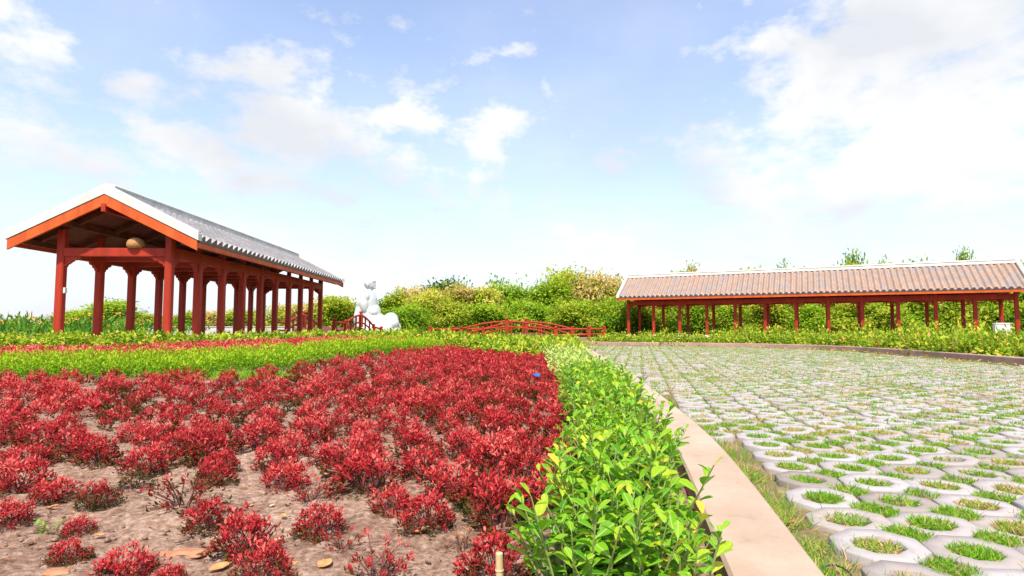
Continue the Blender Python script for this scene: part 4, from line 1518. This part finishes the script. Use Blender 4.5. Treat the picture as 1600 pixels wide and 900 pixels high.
tree.n = 0
YG, TN, GR, DK = 'tree_yellow', 'tree_tan', 'tree_green', 'tree_dark'
for px, top, Y, wid, mat, lab in [
    (170, 470, 62, 95, GR, 'small round green tree on the far left behind the left pavilion posts'),
    (125, 486, 66, 70, YG, 'low pale tree at the far left beyond the flower meadow'),
    (225, 488, 70, 70, YG, 'low yellow green tree far off left of the near right pavilion post'),
    (290, 486, 66, 80, YG, 'low yellow green tree showing over the pale wall'),
    (345, 487, 66, 80, TN, 'low tan tree showing over the pale wall between thin posts'),
    (395, 484, 64, 80, YG, 'yellow green tree behind the middle posts of the left pavilion'),
    (440, 478, 60, 85, YG, 'yellow tree behind the farther posts of the left pavilion'),
    (485, 472, 58, 80, TN, 'tan topped tree behind the last posts of the left pavilion'),
    (525, 464, 56, 80, YG, 'yellow green tree between the pavilion end and the statue'),
    (556, 472, 58, 70, YG, 'yellow tree directly behind the statue on its left'),
    (606, 462, 58, 80, YG, 'yellow green tree just right of the statue'),
    (640, 458, 60, 80, TN, 'tan and pink tipped tree second to the right of the statue'),
    (690, 445, 66, 105, DK, 'dark green rounded tree rising behind the tan trees'),
    (672, 462, 54, 85, YG, 'yellowish tree in front of the dark green one'),
    (712, 456, 56, 90, TN, 'dry tan tree left of the low bridge'),
    (752, 458, 56, 85, YG, 'yellow green tree over the left half of the low bridge'),
    (795, 447, 60, 95, GR, 'fresh green tree over the peak of the low bridge'),
    (845, 443, 58, 95, GR, 'fresh green tree right of the bridge peak'),
    (880, 424, 62, 95, YG, 'tall yellow green tree behind the right half of the low bridge'),
    (918, 428, 60, 80, TN, 'tall tan tree with pale branches left of the long pavilion'),
    (958, 436, 62, 80, TN, 'pale pinkish tree at the left end of the long pavilion roof'),
    (900, 470, 50, 75, GR, 'green tree low in front of the tall tan ones'),
    (960, 470, 50, 75, GR, 'green tree at the first post of the long pavilion'),
    (1015, 445, 60, 90, YG, 'yellow green tree seen between the first posts of the long pavilion'),
    (1075, 428, 60, 90, GR, 'green tree behind the third post of the long pavilion'),
    (1135, 440, 58, 90, TN, 'tan tree behind the fourth post of the long pavilion'),
    (1195, 425, 58, 90, YG, 'yellow green tree behind the sixth post of the long pavilion'),
    (1255, 425, 56, 90, GR, 'green tree behind the middle of the long pavilion'),
    (1315, 418, 56, 90, YG, 'yellowish tree behind the long pavilion right of its middle'),
    (1380, 420, 54, 95, GR, 'green tree behind the tenth post of the long pavilion'),
    (1440, 418, 54, 95, GR, 'deep green tree behind the eleventh post of the long pavilion'),
    (1500, 420, 52, 95, YG, 'yellow green tree behind the twelfth post of the long pavilion'),
    (1560, 415, 52, 100, GR, 'green tree behind the white box at the right'),
    (1625, 415, 52, 110, GR, 'green tree at the right edge of the picture')]:
    tree(px, top, Y, wid, mat, lab)
for px, top, Y, wid, mat, lab in [(640 + 62 * k, 476 - (k * 7) % 13, 49.5 + (k * 3) % 4, 78, (GR, YG, GR, GR, YG)[k % 5], 'low leafy tree filling the gap under the taller ones at the back') for k in range(17)]:
    tree(px, top, Y, wid, mat, lab, None, 'low trees under the taller back row')
for px, top, Y, wid, mat, lab in [
    (1085, 411, 66, 60, TN, 'thin pink tipped treetop over the left part of the long roof'),
    (1228, 409, 64, 60, GR, 'thin treetop just over the ridge left of the tallest one'),
    (1340, 392, 62, 65, GR, 'tallest thin treetop showing over the long roof'),
    (1392, 403, 62, 50, YG, 'small thin treetop right of the tallest one over the roof'),
    (1512, 388, 60, 55, GR, 'thin treetop over the right part of the long roof')]:
    tree(px, top, Y, wid, mat, lab, TS)

# ------------------------------------------------------------------ small things on the ground
st = MB()
st.tube([(0, 0, -.05), (.003, 0, .06), (.001, .002, .125), (0, 0, .175)], [.0125, .012, .0125, .012], 14)
st.tube([(.001, .002, .118), (.001, .002, .124)], [.0145, .0145], 14)
so_ = st.build('bamboo_stake', M['bamboo'], None, .0015)
X, Y = G(780, 869, .165)
so_.location = (X, Y - .0, 0)
tag(so_, 'cut pale bamboo stake standing in front of a red clump at the bottom edge', 'stake')


def fallen(name, px, py, size, rot, mat, label, cat, group=None, k=0):
    r2 = random.Random(1000 + k)
    X, Y = G(px, py)
    V, F = [], []
    ls = [(0, .06), (.12, .3), (.35, .62), (.6, .66), (.82, .40), (1, .03)]
    for l, wd in ls:
        cz = .22 * (l - .4) ** 2 * 2 + r2.uniform(-.03, .03)
        for a in (-1, -.5, 0, .5, 1):
            V.append(((l - .5) * size, a * wd * size * .55 * r2.uniform(.85, 1.1), size * (.05 + cz + .22 * a * a * wd + r2.uniform(-.03, .03))))
    for i in range(len(ls) - 1):
        for j in range(4):
            F.append((i * 5 + j, i * 5 + j + 1, (i + 1) * 5 + j + 1, (i + 1) * 5 + j))
    m = MB(); m.v, m.f = V, F
    o = m.build(name, mat, None, 0, True)
    sd = o.modifiers.new('thick', 'SOLIDIFY'); sd.thickness = .0015
    o.location = (X, Y, Tz(X, Y) + .006); o.rotation_euler = (r2.uniform(-.15, .15), r2.uniform(-.15, .15), rot)
    tag(o, label, cat, group)


M['pale_leaf'] = solid('pale dry leaf', (.62, .42, .24), (.50, .30, .15), 30, .75, .4, 80)
for k, (px, py, s, r_, mt, lab) in enumerate([
    (656, 834, .085, .3, 'pale_leaf', 'pale tan dry leaf on the soil right of the centre clumps'),
    (507, 888, .075, 1.3, 'dry_leaf', 'upright orange dry leaf at the bottom edge left of the leggy clump'),
    (458, 887, .045, .8, 'dry_leaf', 'small orange dry leaf left of the upright one at the bottom'),
    (383, 764, .045, .2, 'dry_leaf', 'small orange dry leaf alone on bare soil between the left clumps'),
    (82, 796, .055, .5, 'dry_leaf', 'orange dry leaf on the soil above the tiny green weed'),
    (392, 793, .035, 2.0, 'dry_leaf', 'little brown dry leaf right of the sparse purple clump'),
    (443, 809, .040, 2.4, 'dry_leaf', 'little tan dry leaf left of the round clump in the middle'),
    (425, 793, .032, 1.2, 'pale_leaf', 'tiny pale dry leaf in the middle of the bare soil strip'),
    (97, 637, .13, .1, 'dry_leaf', 'large orange dry leaf in the far rows on the left'),
    (620, 655, .07, .6, 'pale_leaf', 'cream dry leaf between rows left of centre'),
    (155, 841, .05, 2.8, 'dry_leaf', 'orange dry leaf right of the smallest red clump'),
    (345, 892, .08, .4, 'dry_leaf', 'dark orange curled dry leaf near the bottom edge on the left'),
    (508, 745, .08, 1.0, 'pale_leaf', 'pale dry leaf behind the large domed clump'),
    (432, 849, .05, .9, 'pale_leaf', 'pale sliver of dry leaf below the round clump')]):
    fallen('fallen_leaf', px, py, s, r_, M[mt], lab, 'leaf', 'dry leaves on the bed soil', k)


def clay(px, py, sx, sy, sz, label, k):
    r2 = np.random.default_rng(60 + k)
    bm = bmesh.new()
    bmesh.ops.create_icosphere(bm, subdivisions=4, radius=1)
    from mathutils import noise
    for v in bm.verts:
        d = 1 + .35 * noise.noise(v.co * 1.7 + Vector((k * 5, 0, 0))) + .12 * noise.noise(v.co * 6)
        v.co = Vector((v.co.x * sx * d, v.co.y * sy * d, v.co.z * sz * d))
    me = bpy.data.meshes.new('clay_lump'); bm.to_mesh(me); bm.free()
    for p in me.polygons: p.use_smooth = True
    me.materials.append(M['clay'])
    o = link(bpy.data.objects.new('clay_lump', me))
    X, Y = G(px, py)
    o.location = (X, Y, .004)
    tag(o, label, 'clay lump', 'flat clay lumps on the soil')


clay(290, 866, .10, .045, .012, 'wide flat orange clay lump on the soil at the lower left', 0)
clay(90, 897, .06, .035, .012, 'tan clay lump at the bottom edge on the left', 1)

# little weed
f, s = hedge_shrub(77, 5, .055, .030, .035, 4, T_LANCE, 'grass', ('foliage', 'stems'), .3)
X, Y = G(75, 832)
e = empty('weed', (X, Y, 0), 0, 'tiny fresh green weed on bare soil at the lower left', 'weed')
link(bpy.data.objects.new('foliage', f), e); link(bpy.data.objects.new('stems', s), e)

# blue scrap of plastic caught among the red clumps near the hedge
X, Y = G(838, 588, .16)
m = MB()
m.prism([(-.055, .03), (-.02, .05), (.05, .012), (.045, -.03), (.0, -.055), (-.035, -.01)], (0, 0, 0), (1, 0, 0), (0, .9, .44), .004)
o = m.build('plastic_scrap', M['blue'])
o.location = (X, Y - .12, .19 + Tz(X, Y))
tag(o, 'small blue plastic scrap lying on the red clumps near the hedge', 'scrap')

# black cable loop by the paving
X, Y = G(1308, 897)
m = MB()
m.tube([(X + .065 * math.cos(a), Y + .03 * math.sin(a), -.03 + .05 * math.sin(a)) for a in np.linspace(-.3, 3.5, 18)], .0035, 8)
tag(m.build('cable', M['black'], None, 0, True), 'thin black cable looping out of the ground beside the nearest paver', 'cable')
